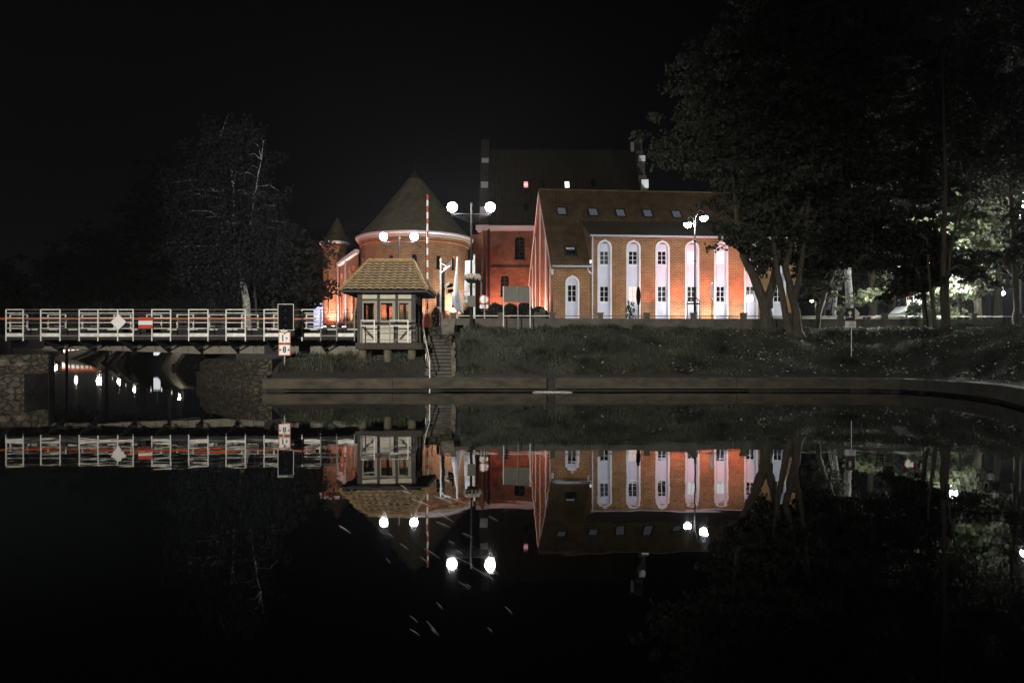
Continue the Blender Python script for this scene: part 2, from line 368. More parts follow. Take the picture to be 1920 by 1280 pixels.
faces = np.stack([ii[:-1,:-1], ii[:-1,1:], ii[1:,1:], ii[1:,:-1]], -1).reshape(-1, 4)
def npmesh(name, V, Fc, mat, parent=None, smooth=False, uv=False):
    me = bpy.data.meshes.new(name); k = Fc.shape[1]
    me.vertices.add(len(V)); me.vertices.foreach_set('co', V.astype(np.float32).ravel())
    me.loops.add(Fc.size); me.loops.foreach_set('vertex_index', Fc.astype(np.int32).ravel())
    me.polygons.add(len(Fc)); me.polygons.foreach_set('loop_start', np.arange(0, Fc.size, k, dtype=np.int32))
    me.polygons.foreach_set('loop_total', np.full(len(Fc), k, dtype=np.int32))
    if smooth: me.polygons.foreach_set('use_smooth', np.ones(len(Fc), dtype=bool))
    me.update(calc_edges=True); me.materials.append(mat)
    o = bpy.data.objects.new(name, me); COL.objects.link(o)
    if parent is not None: o.parent = parent
    return o
tag(npmesh('ground', np.stack([gx.ravel(), gy.ravel(), gz], 1), faces, M['soil'], smooth=True), kind='structure')

# water
m, t, b = newmat('canal_water')
b.inputs['Base Color'].default_value = (.0015, .0018, .002, 1); b.inputs['Roughness'].default_value = .016; b.inputs['IOR'].default_value = 1.38
tcw = t.nodes.new('ShaderNodeTexCoord'); n1 = t.nodes.new('ShaderNodeTexNoise'); n1.inputs['Scale'].default_value = .8; n1.inputs['Detail'].default_value = 3
bp = t.nodes.new('ShaderNodeBump'); bp.inputs['Strength'].default_value = .09; bp.inputs['Distance'].default_value = .03
t.links.new(tcw.outputs['Object'], n1.inputs['Vector']); t.links.new(n1.outputs[0], bp.inputs['Height']); t.links.new(bp.outputs[0], b.inputs['Normal'])
w = MB(); w.poly([(-260,-8,0),(25,-8,0),(25,34,0),(-260,34,0)]); w.poly([(-260,34,0),(-5,34,0),(-5,380,0),(-260,380,0)])
tag(w.build('water', m), kind='structure')
# street paving behind the parapet wall (a sheet on the land)
def sheet(name, x0, x1, y0, y1, st, dz, mat):
    a = np.arange(x0, x1 + st, st); c = np.arange(y0, y1 + st, st); X, Y = np.meshgrid(a, c); Z = H(X.ravel(), Y.ravel()) + dz
    I = np.arange(X.size).reshape(len(c), len(a)); Fc = np.stack([I[:-1,:-1], I[:-1,1:], I[1:,1:], I[1:,:-1]], -1).reshape(-1, 4)
    return tag(npmesh(name, np.stack([X.ravel(), Y.ravel(), Z], 1), Fc, mat, smooth=True), kind='structure')
sheet('street', -6.5, 40, 38.0, 58.0, 1.0, .03, M['paving'])

# ---------------------------------------------------------------- quay
def offset_line(pts, d):
    out = []
    for i, p in enumerate(pts):
        a = Vector(pts[max(i-1, 0)]); b_ = Vector(pts[min(i+1, len(pts)-1)]); t = (b_ - a).normalized(); n = Vector((t.y, -t.x))
        out.append(Vector(p) + n * d)
    return out
def subdiv(pts, st):
    out = []
    for a, b_ in zip(pts[:-1], pts[1:]):
        a, b_ = Vector(a), Vector(b_); n = max(1, int((b_ - a).length / st))
        for k in range(n): out.append(a + (b_ - a) * k / n)
    out.append(Vector(pts[-1])); return out
def sweep(mb, pts, prof):   # prof: (offset to land side, z) closed loop
    lines = [offset_line(pts, o) for o, z in prof]; n = len(prof)
    for i in range(len(pts) - 1):
        for k in range(n):
            k2 = (k + 1) % n
            mb.poly([(*lines[k][i], prof[k][1]), (*lines[k][i+1], prof[k][1]), (*lines[k2][i+1], prof[k2][1]), (*lines[k2][i], prof[k2][1])])
    for i, rev in ((0, 1), (-1, 0)):
        c = [(*lines[k][i], prof[k][1]) for k in range(n)]; mb.poly(c[::-1] if rev else c)
def quay(label, pts, seg_len, gaps=True, group=None):
    th = thing('quay_wall', label, 'quay wall', group=group)
    b_ = MB(); sweep(b_, pts, [(.6, .12), (.6, -1.6), (.75, -1.6), (.75, .12)]); b_.build('lower_wall', M['undercut'], th)
    fine = subdiv(pts, .5); i = 0
    while i < len(fine) - 1:
        j = min(len(fine) - 1, i + int(seg_len / .5)); c = [p.copy() for p in fine[i:j+1]]
        if gaps:
            t = (c[1] - c[0]).normalized(); c[0] = c[0] + t * .012
        dz = random.uniform(-.012, .012)
        q = MB(); sweep(q, c, [(0, .10), (0.02, .50 + dz), (.05, .53 + dz), (.72, .53 + dz), (.72, .10)]); q.build('cap_beam', M['wallc' if pts[0][1] > 37 and pts[0][0] < -5 else 'concrete'], th)
        i = j
    return th
# land side is to the right of travel: travel from left to right means land must be to the left -> reverse the lists
main_q = [(9,-1),(10,8),(13.6,19.8),(14.9,23),(15.4,25.5),(15.5,27.5),(15.1,29),(14,29.6),(9,29.9),(1.74,30)]
quay('long concrete quay wall curving round the right side of the basin under the grass bank', main_q, 9)
quay('straight concrete quay wall at the foot of the stairs below the kiosk', [(1.40, 30), (-9.9, 29.6)], 6)
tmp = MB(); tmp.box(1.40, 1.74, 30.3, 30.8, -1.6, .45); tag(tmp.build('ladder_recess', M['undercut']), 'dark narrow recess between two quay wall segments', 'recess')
quay('distant concrete quay wall of the canal seen under the bridge, running away', [(-15.9, 38), (-28, 68), (-61.7, 117), (-185, 322)], 12)
quay('quay wall on the far left side of the canal behind the bridge abutment', [(-215, 322), (-82, 117), (-46, 70), (-24.9, 40)], 12)
# reed clump floating before the recess
rc = MB()
for k in range(90):
    a = random.uniform(-.6, .6); y0 = random.gauss(0, .07) * (1.2 - abs(a)); l = random.uniform(.15, .4)
    rc.tube([(a - l/2, y0, .012 + random.uniform(0, .02)), (a, y0 + random.uniform(-.02, .02), .03), (a + l/2, y0 + random.uniform(-.04, .04), .012)], .006, 4)
tag(rc.build('floating_reeds', M['signw'], loc=(PX(1036, 28.8), 28.8, 0)), 'pale clump of dead reeds floating on the water before the quay recess', 'reed clump')
for k in range(30):  # added straws shaped as the drawn-out light streaks on the water
    py = random.uniform(905, 1195); D = 2030 / (py - HOR); px = 830 + random.gauss(0, 75) if py > 960 else 790 + random.gauss(0, 60)
    s_ = MB(); l = random.uniform(.05, .21) * D / 6; a = radians(-62 + random.gauss(0, 4)); dx, dy = cos(a) * l, sin(a) * l
    s_.tube([(-dx, -dy, .003), (dx * .1, dy * .1, .006), (dx, dy, .003)], [.0009, .0018, .0006], 4)
    o = s_.build('streak_straw', M['signw'], loc=(PX(px, D), D, .002))
    tag(o, 'thin pale straw added for a light streak on the dark water below the lamp reflections', 'straw', 'straws added for light streaks on the dark water')

# ---------------------------------------------------------------- stone piers and bridge
def stone_block(mb, ring, z0, z1):
    n = len(ring)
    for k in range(n):
        a, c = ring[k], ring[(k+1) % n]; mb.poly([(*a, z0), (*c, z0), (*c, z1), (*a, z1)])
    mb.poly([(*p, z1) for p in ring])
pier = thing('bridge_pier', 'weathered masonry bridge pier standing in the canal left of the sign post', 'bridge pier')
b_ = MB(); stone_block(b_, [(-15.6,36.9),(-14.6,35.2),(-13.4,33.6),(-12.2,32.0),(-11.2,30.7),(-10.3,29.9),(-9.75,29.65),(-9.75,37.2),(-15.6,37.6)], -1.6, .62); b_.build('footing', M['stone'], pier)
b_ = MB(); stone_block(b_, [(-15.45,36.95),(-14.5,35.4),(-13.3,33.8),(-12.1,32.3),(-11.1,31.2),(-10.4,30.7),(-9.9,30.8),(-9.9,37.2),(-15.5,37.6)], .62, 1.27); b_.build('pier_wall', M['stone'], pier)
b_ = MB(); stone_block(b_, [(-15.2,37.0),(-12.2,33.0),(-9.9,33.0),(-9.9,37.4),(-15.2,37.6)], 1.27, 1.48); b_.build('bearing_slab', M['undercut'], pier)
ab = thing('bridge_abutment', 'rough stone abutment on the left edge carrying the left end of the bridge', 'bridge abutment')
b_ = MB(); stone_block(b_, [(-18.75,30.2),(-19.6,32.0),(-24.6,40),(-40,40),(-40,30.2)], -1.6, 1.46); b_.build('abutment_wall', M['stone'], ab)
b_ = MB(); stone_block(b_, [(-18.1,27.7),(-18.75,30.15),(-40,30.15),(-40,27.2)], -1.6, .72); b_.build('lower_ledge', M['stone'], ab)
b_ = MB(); stone_block(b_, [(-22.2,32.3),(-25.5,38),(-40,38),(-40,32.3)], 1.46, 2.35); b_.build('upper_wall', M['stone'], ab)
b_ = MB()
for (x, z, r) in ((-19.9, 1.05, .22), (-20.6, 1.1, .3), (-20.2, .5, .2), (-19.5, .6, .16)):
    b_ = MB(); b_.lathe([(0, z - r*.6), (r*.8, z-r*.3), (r, z), (r*.7, z + r*.5), (0, z + r*.6)], 8, (x, 30.2)); b_.build('boulder', M['rock'], ab)

br = thing('swing_bridge', 'low steel swing bridge with white and dark railings crossing the canal on the left', 'bridge')
XL, XR, YN, YF = -22.1, -6.95, 32.6, 37.2
b_ = MB(); b_.box(XL, XR, YN, YN + 1.0, 2.18, 2.24); b_.box(XL, XR, YN, YN+.06, 2.10, 2.18); b_.build('walkway', M['dpaint'], br)
b_ = MB(); b_.box(XL, XR, YN + 1.0, YF, 2.20, 2.56); b_.box(XL, XR, YN + 1.0, YN + 1.2, 2.56, 2.66); b_.box(XL, XR, YF - .2, YF, 2.56, 2.66); b_.build('deck', M['dpaint'], br)
zg0 = lambda x: 1.74 - .19 * min(1, max(0, (x + 19.5) / 5))
b_ = MB(); gx0 = [XL + .6, -19.5, -17.8, -16.1, -14.5, -11.25]
for a, c in zip(gx0[:-1], gx0[1:]): b_.extrude([(a, zg0(a)), (c, zg0(c)), (c, 2.18), (a, 2.18)], (36.4, 36.46), planar)
b_.build('rear_girder', M['girder'], br); b_ = MB()
for a, c in zip(gx0[:-1], gx0[1:]):
    b_.extrude([(a, zg0(a)), (c, zg0(c)), (c, 2.18), (a, 2.18)], (34.3, 34.36), planar)
    b_.extrude([(a, zg0(a) - .05), (c, zg0(c) - .05), (c, zg0(c)), (a, zg0(a))], (34.18, 34.46), planar)
x = XL + 1.2
while x < -11.4:
    b_.box(x, x + .03, 34.24, 34.3, zg0(x), 2.18); x += .75
for i in range(4):
    for j in range(5): b_.lathe([(.03, 0), (0, .02)], 6, (0, 0)) if False else b_.box(-17.05 + i*.12, -17.02 + i*.12, 34.285, 34.3, 1.6 + j*.12, 1.63 + j*.12)
b_.build('main_girder', M['girder'], br)
b_ = MB(); b_.box(-10.6, XR - .1, 34.3, 34.36, 1.42, 2.18); b_.box(-10.6, XR - .1, 34.18, 34.46, 1.38, 1.42); b_.build('end_girder', M['girder'], br)
b_ = MB(); b_.box(-11.25, -10.6, 33.9, 36.6, 1.48, 2.2); b_.box(-11.5, -10.5, 33.7, 36.8, 1.42, 1.48); b_.build('pivot_box', M['dpaint'], br)
for px in (93, 157, 235, 300, 362, 432, 505, 603):
    x = PX(px, 33.2); b_ = MB()
    b_.poly([(x-.02, YN+.1, 2.18), (x-.02, YN+.1, 2.08), (x-.02, 34.18, 1.55), (x-.02, 34.18, 2.18)]); b_.poly([(x+.02, YN+.1, 2.18), (x+.02, 34.18, 2.18), (x+.02, 34.18, 1.55), (x+.02, YN+.1, 2.08)])
    b_.box(x-.07, x+.07, YN+.1, 34.18, 2.10, 2.16)
    b_.tube([(x, YN+.12, 2.1), (x, 34.2, 1.52)], .05, 6)
    b_.tube([(x+.02, 33.6, 1.72), (x + .85, 34.1, 2.12)], .035, 5)
    b_.build('bracket', M['dpaint'], br)
posts = [13, 45, 78, 114, 150, 185, 222, 251, 286, 321, 355, 391, 425, 461, 496, 532, 567, 602, 632, 665]
whiteb = {0, 2, 4, 5, 6, 8, 10, 12, 14, 16}
railz = [3.42, 3.27, 3.06, 2.85, 2.60]
nr = MB(); nr.box(XL, XR, YN - .03, YN + .0, 2.26, 2.30)
for i in range(len(posts) - 1):
    if i not in whiteb:
        for z in railz: nr.tube([(PX(posts[i], YN), YN, z), (PX(posts[i+1], YN), YN, z)], .013, 6)
near = nr.build('near_railing', M['gpaint'], br)
for i, px in enumerate(posts):
    p = MB(); x = PX(px, YN); p.box(x-.022, x+.022, YN-.07, YN-.032, 2.05, 3.43)
    p.build('post', M['wpaint'] if ((i in whiteb) or (i-1 in whiteb)) and px < 600 else M['gpaint'], near)
for i in sorted(whiteb):
    p = MB(); x0, x1 = PX(posts[i], YN), PX(posts[i+1], YN)
    for z in railz: p.tube([(x0, YN, z), (x1, YN, z)], .026 if z > 3.3 else .021, 6)
    p.box(x0 + .03, x1 - .03, YN - .05, YN - .031, 2.24, 2.39); p.build('white_rail_section', M['wpaint'], near)
p = MB(); p.box(PX(634, YN), PX(664, YN), YN - .05, YN - .031, 2.24, 2.39); p.build('white_rail_section', M['wpaint'], near)
fr = MB()
for z in (3.43, 3.1, 2.9): fr.tube([(XL, YF, z), (-6.9, YF, z)], .012, 6)
far = fr.build('far_railing', M['gpaint'], br)
for (a, c) in ((20, 52), (91, 124), (155, 185), (215, 246), (276, 303), (333, 363), (393, 424), (454, 484), (514, 545), (575, 600)):
    p = MB(); x0, x1 = PX(a, YF), PX(c, YF)
    for z in (3.44, 3.11, 2.88): p.tube([(x0, YF - .03, z), (x1, YF - .03, z)], .024, 6)
    for x in (x0, x1): p.box(x-.028, x+.028, YF-.06, YF, 2.6, 3.46)
    p.build('white_rail_section', M['wpaint'], far)
b_ = MB(); b_.box(XL - 3, PX(592, 36.6), 36.55, 36.6, 3.17, 3.27); b_.build('light_trail_bar', M['orange'], br)  # orange bar stands in for a tail-light trail
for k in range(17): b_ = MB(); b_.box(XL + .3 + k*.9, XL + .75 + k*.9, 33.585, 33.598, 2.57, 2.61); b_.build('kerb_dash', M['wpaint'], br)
# bridge boards
d_ = MB(); d_.extrude([(0, -.34), (.34, 0), (0, .34), (-.34, 0)], (0, .03), planar)
tag(d_.build('diamond_sign', M['signw'], loc=(PX(221, 32.4), 32.44, PZ(603.5, 32.4))), 'plain white diamond board hung on the bridge railing', 'sign board')
s_ = thing('banded_sign', 'square red sign with one white band hung on the bridge railing', 'sign board', (PX(272, 32.4), 32.44, PZ(605, 32.4)))
b_ = MB(); b_.box(-.31, .31, 0, .03, -.25, .25); b_.build('board', M['redpaint'], s_); b_ = MB(); b_.box(-.31, .31, -.004, 0, -.085, .085); b_.build('white_band', M['signw'], s_)

# ---------------------------------------------------------------- kiosk
KX, KY = -5.37, 33.05
pl = thing('kiosk_platform', 'brick edged platform slab carried on stone pillars under the kiosk', 'platform', (KX, KY, 0))
b_ = MB(); b_.box(-1.15, 1.62, -2.0, 1.4, 1.68, 1.95)
for k in range(11): b_.box(-1.13 + k*.25, -.91 + k*.25, -2.012, -2.0, 1.74, 1.88)
b_.build('slab', brick('platform_brick', (.05, .038, .026), (.03, .025, .018), (.07, .06, .05), .16, .14, .012, .5, offs=0), pl)
for px in (680, 727, 772):
    x = PX(px, 31.4) - KX; b_ = MB()
    b_.lathe([(.19, .6), (.17, .9), (.15, 1.2), (.17, 1.45), (.17, 1.68)], 9, (x, -1.65)); b_.build('pillar', M['rock'], pl)
b_ = MB(); b_.box(-1.1, 1.5, -.5, 1.3, .6, 1.68); b_.build('back_wall', M['stone'], pl)
kx0, kx1 = PX(670, 31.8) - KX, PX(778, 31.8) - KX
ks = thing('bridge_kiosk', 'small timber framed bridge keeper kiosk with hipped clay tile roof', 'kiosk', (KX, KY, 1.95))
yf, yb = -1.25, 1.25
def pxk(px): return PX(px, 31.8) - KX
def pzk(py): return PZ(py, 31.8) - 1.95
cor = [(670, 679), (707, 712), (741, 746), (771, 779)]
for (a, c) in cor:
    for (y0, y1) in ((yf, yf + .12), (yb - .12, yb)):
        b_ = MB(); b_.box(pxk(a), pxk(c), y0, y1, 0, 2.26); b_.build('timber_post', M['wood'], ks)
def kband(z0, z1, y0, y1): q = MB(); q.box(kx0 + .02, kx1 - .02, y0, y1, z0, z1); q.build('timber_beam', M['wood'], ks)
for (y0, y1) in ((yf + .01, yf + .13), (yb - .13, yb - .01)):
    kband(pzk(563.5), pzk(560), y0, y1); kband(pzk(609), pzk(604), y0, y1); kband(pzk(543), pzk(538), y0, y1)
b_ = MB()
bays = [(679, 707), (712, 741), (746, 771)]
for (a, c) in bays:
    b_.box(pxk(a), pxk(c), yf + .05, yf + .09, pzk(560), pzk(543)); b_.box(pxk(a), pxk(c), yb - .09, yb - .05, pzk(560), pzk(543))
b_.box(kx0 + .03, kx0 + .07, yf + .13, yb - .13, pzk(560), pzk(543)); b_.box(kx1 - .07, kx1 - .03, yf + .13, yb - .13, pzk(560), pzk(543))
b_.build('upper_panel', M['cream'], ks)
b_ = MB()
b_.box(pxk(679), pxk(771), yf + .05, yf + .09, 0, pzk(609)); b_.box(pxk(679), pxk(771), yb - .09, yb - .05, 0, pzk(609))
b_.box(kx0 + .03, kx0 + .07, yf + .13, yb - .13, 0, pzk(604)); b_.box(kx1 - .07, kx1 - .03, yf + .13, yb - .13, 0, pzk(604))
b_.build('lower_panel', M['creamlow'], ks)
def brace(x0, z0, x1, z1, w=.09):
    q = MB(); t = Vector((x1-x0, z1-z0)).normalized(); n = Vector((-t.y, t.x)) * w / 2
    q.extrude([(x0-n.x, z0-n.y), (x1-n.x, z1-n.y), (x1+n.x, z1+n.y), (x0+n.x, z0+n.y)], (yf + .03, yf + .05), planar); q.build('brace', M['wood'], ks)
brace(pxk(679), pzk(612), pxk(702), pzk(636)); brace(pxk(771), pzk(612), pxk(750), pzk(636)); brace(pxk(709), pzk(610), pxk(709), pzk(640)); brace(pxk(741), pzk(610), pxk(741), pzk(640))
for (a, c) in bays:
    for ym in (yf + .04,):
        fm = lambda u, z, d, ym=ym: (u, ym + d, z)
        b_ = MB(); u0, u1, z0, z1 = pxk(a), pxk(c), pzk(604), pzk(563.5); f_ = .09
        b_.mbox(u0, u1, z0, z0+.07, 0, .05, fm); b_.mbox(u0, u1, z1-.1, z1, 0, .05, fm); b_.mbox(u0, u0+.05, z0+.07, z1-.1, 0, .05, fm); b_.mbox(u1-f_-.04, u1, z0+.07, z1-.1, 0, .05, fm)
        w_ = b_.build('window', M['framew'], ks)
        b_ = MB(); b_.mbox(u0+.05, u1-.13, z0+.07, z1-.1, .02, .028, fm); b_.build('pane', M['thin'], w_)
for sx in (kx0, kx1 - .12):
    b_ = MB()
    for (y0, y1) in ((yf + .12, yf + .25), (-.08, .08), (yb - .25, yb - .12)): b_.box(sx, sx + .12, y0, y1, 0, 2.26)
    b_.box(sx + .005, sx + .115, yf + .25, yb - .25, pzk(566), pzk(560)); b_.box(sx + .005, sx + .115, yf + .25, yb - .25, pzk(609), pzk(604)); b_.build('side_frame', M['wood'], ks)
    b_ = MB(); b_.box(sx + .05, sx + .058, yf + .25, yb - .25, pzk(604), pzk(566)); b_.build('side_pane', M['thin'], ks)
b_ = MB(); b_.box(kx0+.1, kx1-.1, yf + .14, yb - .14, .0, .04); b_.build('floor', M['wood'], ks)
# desk inside
b_ = MB(); b_.box(kx0+.2, kx0+1.0, .2, .9, .7, .75); b_.box(kx0+.22, kx0+.27, .22, .27, .04, .7); b_.box(kx0+.92, kx0+.97, .22, .27, .04, .7)
b_.build('desk', M['wood'], ks)
E_, R_, zE, zR = 1.80, .97, 2.22, 3.66
b_ = MB(); b_.box(-E_, E_, -E_, E_, zE - .10, zE - .02); rf = b_.build('roof', M['wood'], ks)
def hipface(center_dir):
    q = MB(); g_ = MB(); rows = 11
    for k in range(rows):
        a0, a1 = k / rows, (k + 1) / rows + .02
        w0 = E_ + (R_ - E_) * a0 if center_dir in ('f', 'b') else E_ * (1 - a0)
        w1 = E_ + (R_ - E_) * min(a1, 1) if center_dir in ('f', 'b') else E_ * max(0, 1 - a1)
        y0 = E_ * (1 - a0) if center_dir in ('f', 'b') else E_ + (R_ - E_) * a0
        y1 = E_ * (1 - a1) if center_dir in ('f', 'b') else E_ + (R_ - E_) * a1
        z0 = zE + (zR - zE) * a0 + .10; z1 = zE + (zR - zE) * a1 + .01
        st = .055; n = int(2 * w0 / st); us = [-w0 + 2 * w0 * i / n for i in range(n + 1)]
        for i in range(n):
            ua, ub = us[i], us[i+1]
            if abs(ua) > w1 + .12 and abs(ub) > w1 + .12 and k > 99: continue
            def pt(u, top):
                wv = .022 * (cos(2 * pi * (u / .30)));
                uu = max(-w1, min(w1, u)) if top else u
                yy = y1 if top else y0 + .02 * (1 if wv > 0 else 0)
                zz = (z1 if top else z0) + wv
                return uu, yy, zz
            P_ = [pt(ua, 0), pt(ub, 0), pt(ub, 1), pt(ua, 1), (ua, y0, z0 - .12), (ub, y0, z0 - .12)]
            def tr(p):
                if center_dir == 'f': return (p[0], -p[1], p[2])
                if center_dir == 'b': return (-p[0], p[1], p[2])
                if center_dir == 'l': return (-p[1], -p[0], p[2])
                return (p[1], p[0], p[2])
            P_ = [tr(p) for p in P_]; q.poly(P_[:4]); mid0 = [(P_[0][j]*.62 + P_[4][j]*.38) for j in range(3)]; mid1 = [(P_[1][j]*.62 + P_[5][j]*.38) for j in range(3)]; q.poly([mid0, mid1, P_[1], P_[0]])
    return q, g_
for c_ in 'fblr':
    q, g_ = hipface(c_); q.build('tile_slope', M['ktile'], rf)
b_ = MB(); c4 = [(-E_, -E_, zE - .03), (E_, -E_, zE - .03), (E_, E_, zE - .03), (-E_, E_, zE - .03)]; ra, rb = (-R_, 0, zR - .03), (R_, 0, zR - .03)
b_.poly([c4[0], c4[1], rb, ra]); b_.poly([c4[1], c4[2], rb]); b_.poly([c4[2], c4[3], ra, rb]); b_.poly([c4[3], c4[0], ra]); b_.build('shade_board', M['undercut'], rf)  # near-black board gives the shadow lines between tile rows
b_ = MB()
def ridge_line(p, q, n):
    p, q = Vector(p), Vector(q)
    for k in range(n):
        a = p + (q - p) * (k / n); c = p + (q - p) * ((k + 1.08) / n); b_.tube([a, c], [.085, .068], 8)
ridge_line((-R_, 0, zR + .03), (R_, 0, zR + .03), 7)
for sx in (-1, 1):
    for sy in (-1, 1): ridge_line((sx * E_, sy * E_, zE + .05), (sx * R_, 0, zR + .03), 9)
b_.build('ridge_tiles', M['ridge'], rf)
# platform railing
kr = thing('platform_railing', 'low railing with two white painted bays in front of the kiosk', 'railing', (KX, 31.12, 1.95))
kp = [677, 702, 731, 765, 779]
for i in range(4):
    x0, x1 = PX(kp[i], 31.12) - KX, PX(kp[i+1], 31.12) - KX; wht = i in (0, 2)
    zz = (.93, .73, .52, .12) if not wht else (.93, .71)
    for z in zz: b_ = MB(); b_.tube([(x0, 0, z), (x1, 0, z)], .026 if wht else .014, 6); b_.build('white_rail' if wht else 'dark_rail', M['wpaint'] if wht else M['gpaint'], kr)
    if wht:
        for z in (.47, .12): b_ = MB(); b_.tube([(x0, 0, z), (x1, 0, z)], .014, 6); b_.build('dark_rail', M['gpaint'], kr)
for i, px in enumerate(kp[:4]):
    x = PX(px, 31.12) - KX; b_ = MB(); b_.box(x-.022, x+.022, -.02, .02, 0, .95); b_.build('post', M['wpaint'] if i in (1, 3) else M['gpaint'], kr)

# stone pile under the bridge end
sp_ = [(640, 680), (648, 677), (657, 679), (643, 671), (652, 668), (662, 670), (647, 663), (656, 661), (664, 662), (666, 672), (625, 677)]
for k, (px, py) in enumerate(sp_):
    D = 31.9 + random.uniform(-.15, .25); b_ = MB(); rr = random.uniform(.11, .17)
    pr = [(0, -.09), (rr*.8, -.085), (rr, -.02), (rr*.95, .05), (rr*.6, .09), (0, .095)]; b_.lathe(pr, 7)
    b_.v = [(x*1.25 + random.uniform(-.015, .015), y*.9, z) for x, y, z in b_.v]
    o = b_.build('pile_stone', M['rock'], loc=(PX(px, D), D, PZ(py, D) - .02)); o.rotation_euler = (0, random.uniform(-.2, .2), random.uniform(0, 3))
    tag(o, 'rough field stone lying in the heap on the grass left of the kiosk pillars', 'stone', 'stones heaped beside the kiosk pillars')

# embankment wall behind the kiosk + stairs
ew = thing('rubble_wall', 'dark dry stone retaining wall between the kiosk and the head of the stairs', 'stone wall')
b_ = MB(); b_.box(-7.6, -3.3, 34.4, 34.7, .8, 2.72)
for k in range(150):
    x = random.uniform(-4.3, -3.35); z = random.uniform(1.5, 2.7); w2 = random.uniform(.08, .16); b_.box(x-w2, x+w2, 34.34 - random.uniform(0, .03), 34.42, z-.04, z+.04)
b_.build('wall', M['stone'], ew)
st = thing('stone_stairs', 'flight of worn stone steps climbing the grass bank from the quay', 'stairs')
X0, X1 = PX(806, 31) , PX(848, 31)
n = 11
for k in range(n):
    y = 30.75 + k * .33; z = .55 + k * .155; xo = -.028 * k - .0
    b_ = MB(); b_.box(X0 + xo, X1 + xo, y, y + .36, z - .015, z + .03); sk = b_.build('step', M['rock'], st); b_ = MB(); b_.box(X0 + xo + .01, X1 + xo - .01, y + .04, y + .35, z - .6, z - .015); b_.build('riser', M['undercut'], sk)  # risers coloured near-black as the shade on each step front
for s in (0, 1):
    b_ = MB(); xa = X0 - .16 if s == 0 else X1 + .02
    for k in range(14):
        y = 30.6 + k * .3; z = .5 + k * .14; xo = -.028 * k; b_.box(xa + xo + random.uniform(-.02, .02), xa + xo + random.uniform(.13, .2), y, y + .285, z - .5, z + .1 + random.uniform(-.02, .05))
    b_.build('kerb_stones', M['rock'], st)
b_ = MB(); b_.extrude([(33.6, 1.75), (34.9, 2.5), (34.9, 3.0), (34.2, 3.0), (33.4, 2.35), (33.4, 1.75)], (X1 - .55, X1 - .22), lambda u, z, d: (d, u, z)); b_.build('side_wall', M['stone'], st)
b_ = MB(); b_.extrude([(33.3, 2.36), (34.2, 3.02), (34.2, 3.1), (33.3, 2.46)], (X1 - .65, X1 - .12), lambda u, z, d: (d, u, z)); b_.build('coping', M['rock'], st)
hr = thing('stair_handrail', 'thin white tubular handrail on the left side of the stone stairs', 'handrail')
xa, xb = PX(791, 34.2), PX(806, 30.0)
for dz, r in ((0, .024), (-.35, .016)):
    b_ = MB(); b_.tube([(xa, 34.3, 3.05 + dz), ((xa+xb)/2 - .02, 32.2, 2.1 + dz), (xb, 30.0, 1.2 + dz)], r, 6); b_.build('rail', M['wpaint'], hr)
for (f, zt) in ((0.0, 3.05), (.5, 2.1)):
    x, y = xa + (xb - xa) * f, 34.3 + (30.0 - 34.3) * f; b_ = MB(); b_.tube([(x, y, .6 + 1.2*(1-f)), (x, y, zt)], .02, 6); b_.build('post', M['wpaint'], hr)
b_ = MB(); b_.tube([(xb, 29.93, -.9), (xb, 29.93, 1.22)], .024, 6); b_.build('post', M['wpaint'], hr)

# ---------------------------------------------------------------- parapet wall
pw = thing('parapet_wall', 'long low concrete parapet wall with square posts and a thin rail above the grass bank', 'wall')
Yw = lambda x: 36.0 + .03 * max(0, x)
px_posts = [782 + 0, 850, 939, 1036, 1126, 1213, 1301, 1395, 1483, 1577, 1660, 1743, 1826, 1912, 1998, 2084]
xsP = [PX(p, Yw(PX(p, 36.3))) for p in px_posts][1:]
for i, x in enumerate(xsP):
    y = Yw(x); b_ = MB(); b_.box(x-.12, x+.12, y-.06, y+.2, 2.4, 3.42); b_.box(x-.15, x+.15, y-.09, y+.23, 3.42, 3.49); b_.build('post', M['wallc'], pw)
    if i < len(xsP) - 1:
        x2 = xsP[i+1]; y2 = Yw(x2)
        b_ = MB(); b_.poly([(x+.12, y, 2.4), (x2-.12, y2, 2.4), (x2-.12, y2, 3.12), (x+.12, y, 3.12)]); b_.poly([(x2-.12, y2+.16, 2.4), (x+.12, y+.16, 2.4), (x+.12, y+.16, 3.12), (x2-.12, y2+.16, 3.12)]); b_.build('panel', M['wallc'], pw)
        b_ = MB(); a = [(x+.12, y-.05), (x2-.12, y2-.05), (x2-.12, y2+.2), (x+.12, y+.2)]
        b_.poly([(*p, 3.2) for p in a]); b_.poly([(*p, 3.12) for p in a[::-1]]); b_.poly([(*a[0], 3.12), (*a[1], 3.12), (*a[1], 3.2), (*a[0], 3.2)]); b_.poly([(*a[2], 3.12), (*a[3], 3.12), (*a[3], 3.2), (*a[2], 3.2)]); b_.build('coping', M['wallc'], pw)
        b_ = MB(); b_.tube([(x, y+.07, 3.33), (x2, y2+.07, 3.33)], .02, 6); b_.build('rail', M['wpaint'] if x > 11.5 or x < 0 else M['gpaint'], pw)  # right-hand rails painted white to give a bright headlight trail
wr = thing('street_light_trail_bar', 'low white bar standing in for a headlight trail behind the right part of the parapet wall', 'light trail', (16, 38.6, 2.7))  # added white bar in place of a headlight trail
b_ = MB(); b_.box(PX(1425, 38.6) - 16, PX(1618, 38.6) - 16, 0, .05, .58, .70); b_.build('trail_bar', M['wpaint'], wr)
for k in range(5): b_ = MB(); b_.box(-2.9 + k*1.3, -2.82 + k*1.3, .05, .12, -.1, .66); b_.build('post', M['galv'], wr)  # posts added to carry the light trail bar
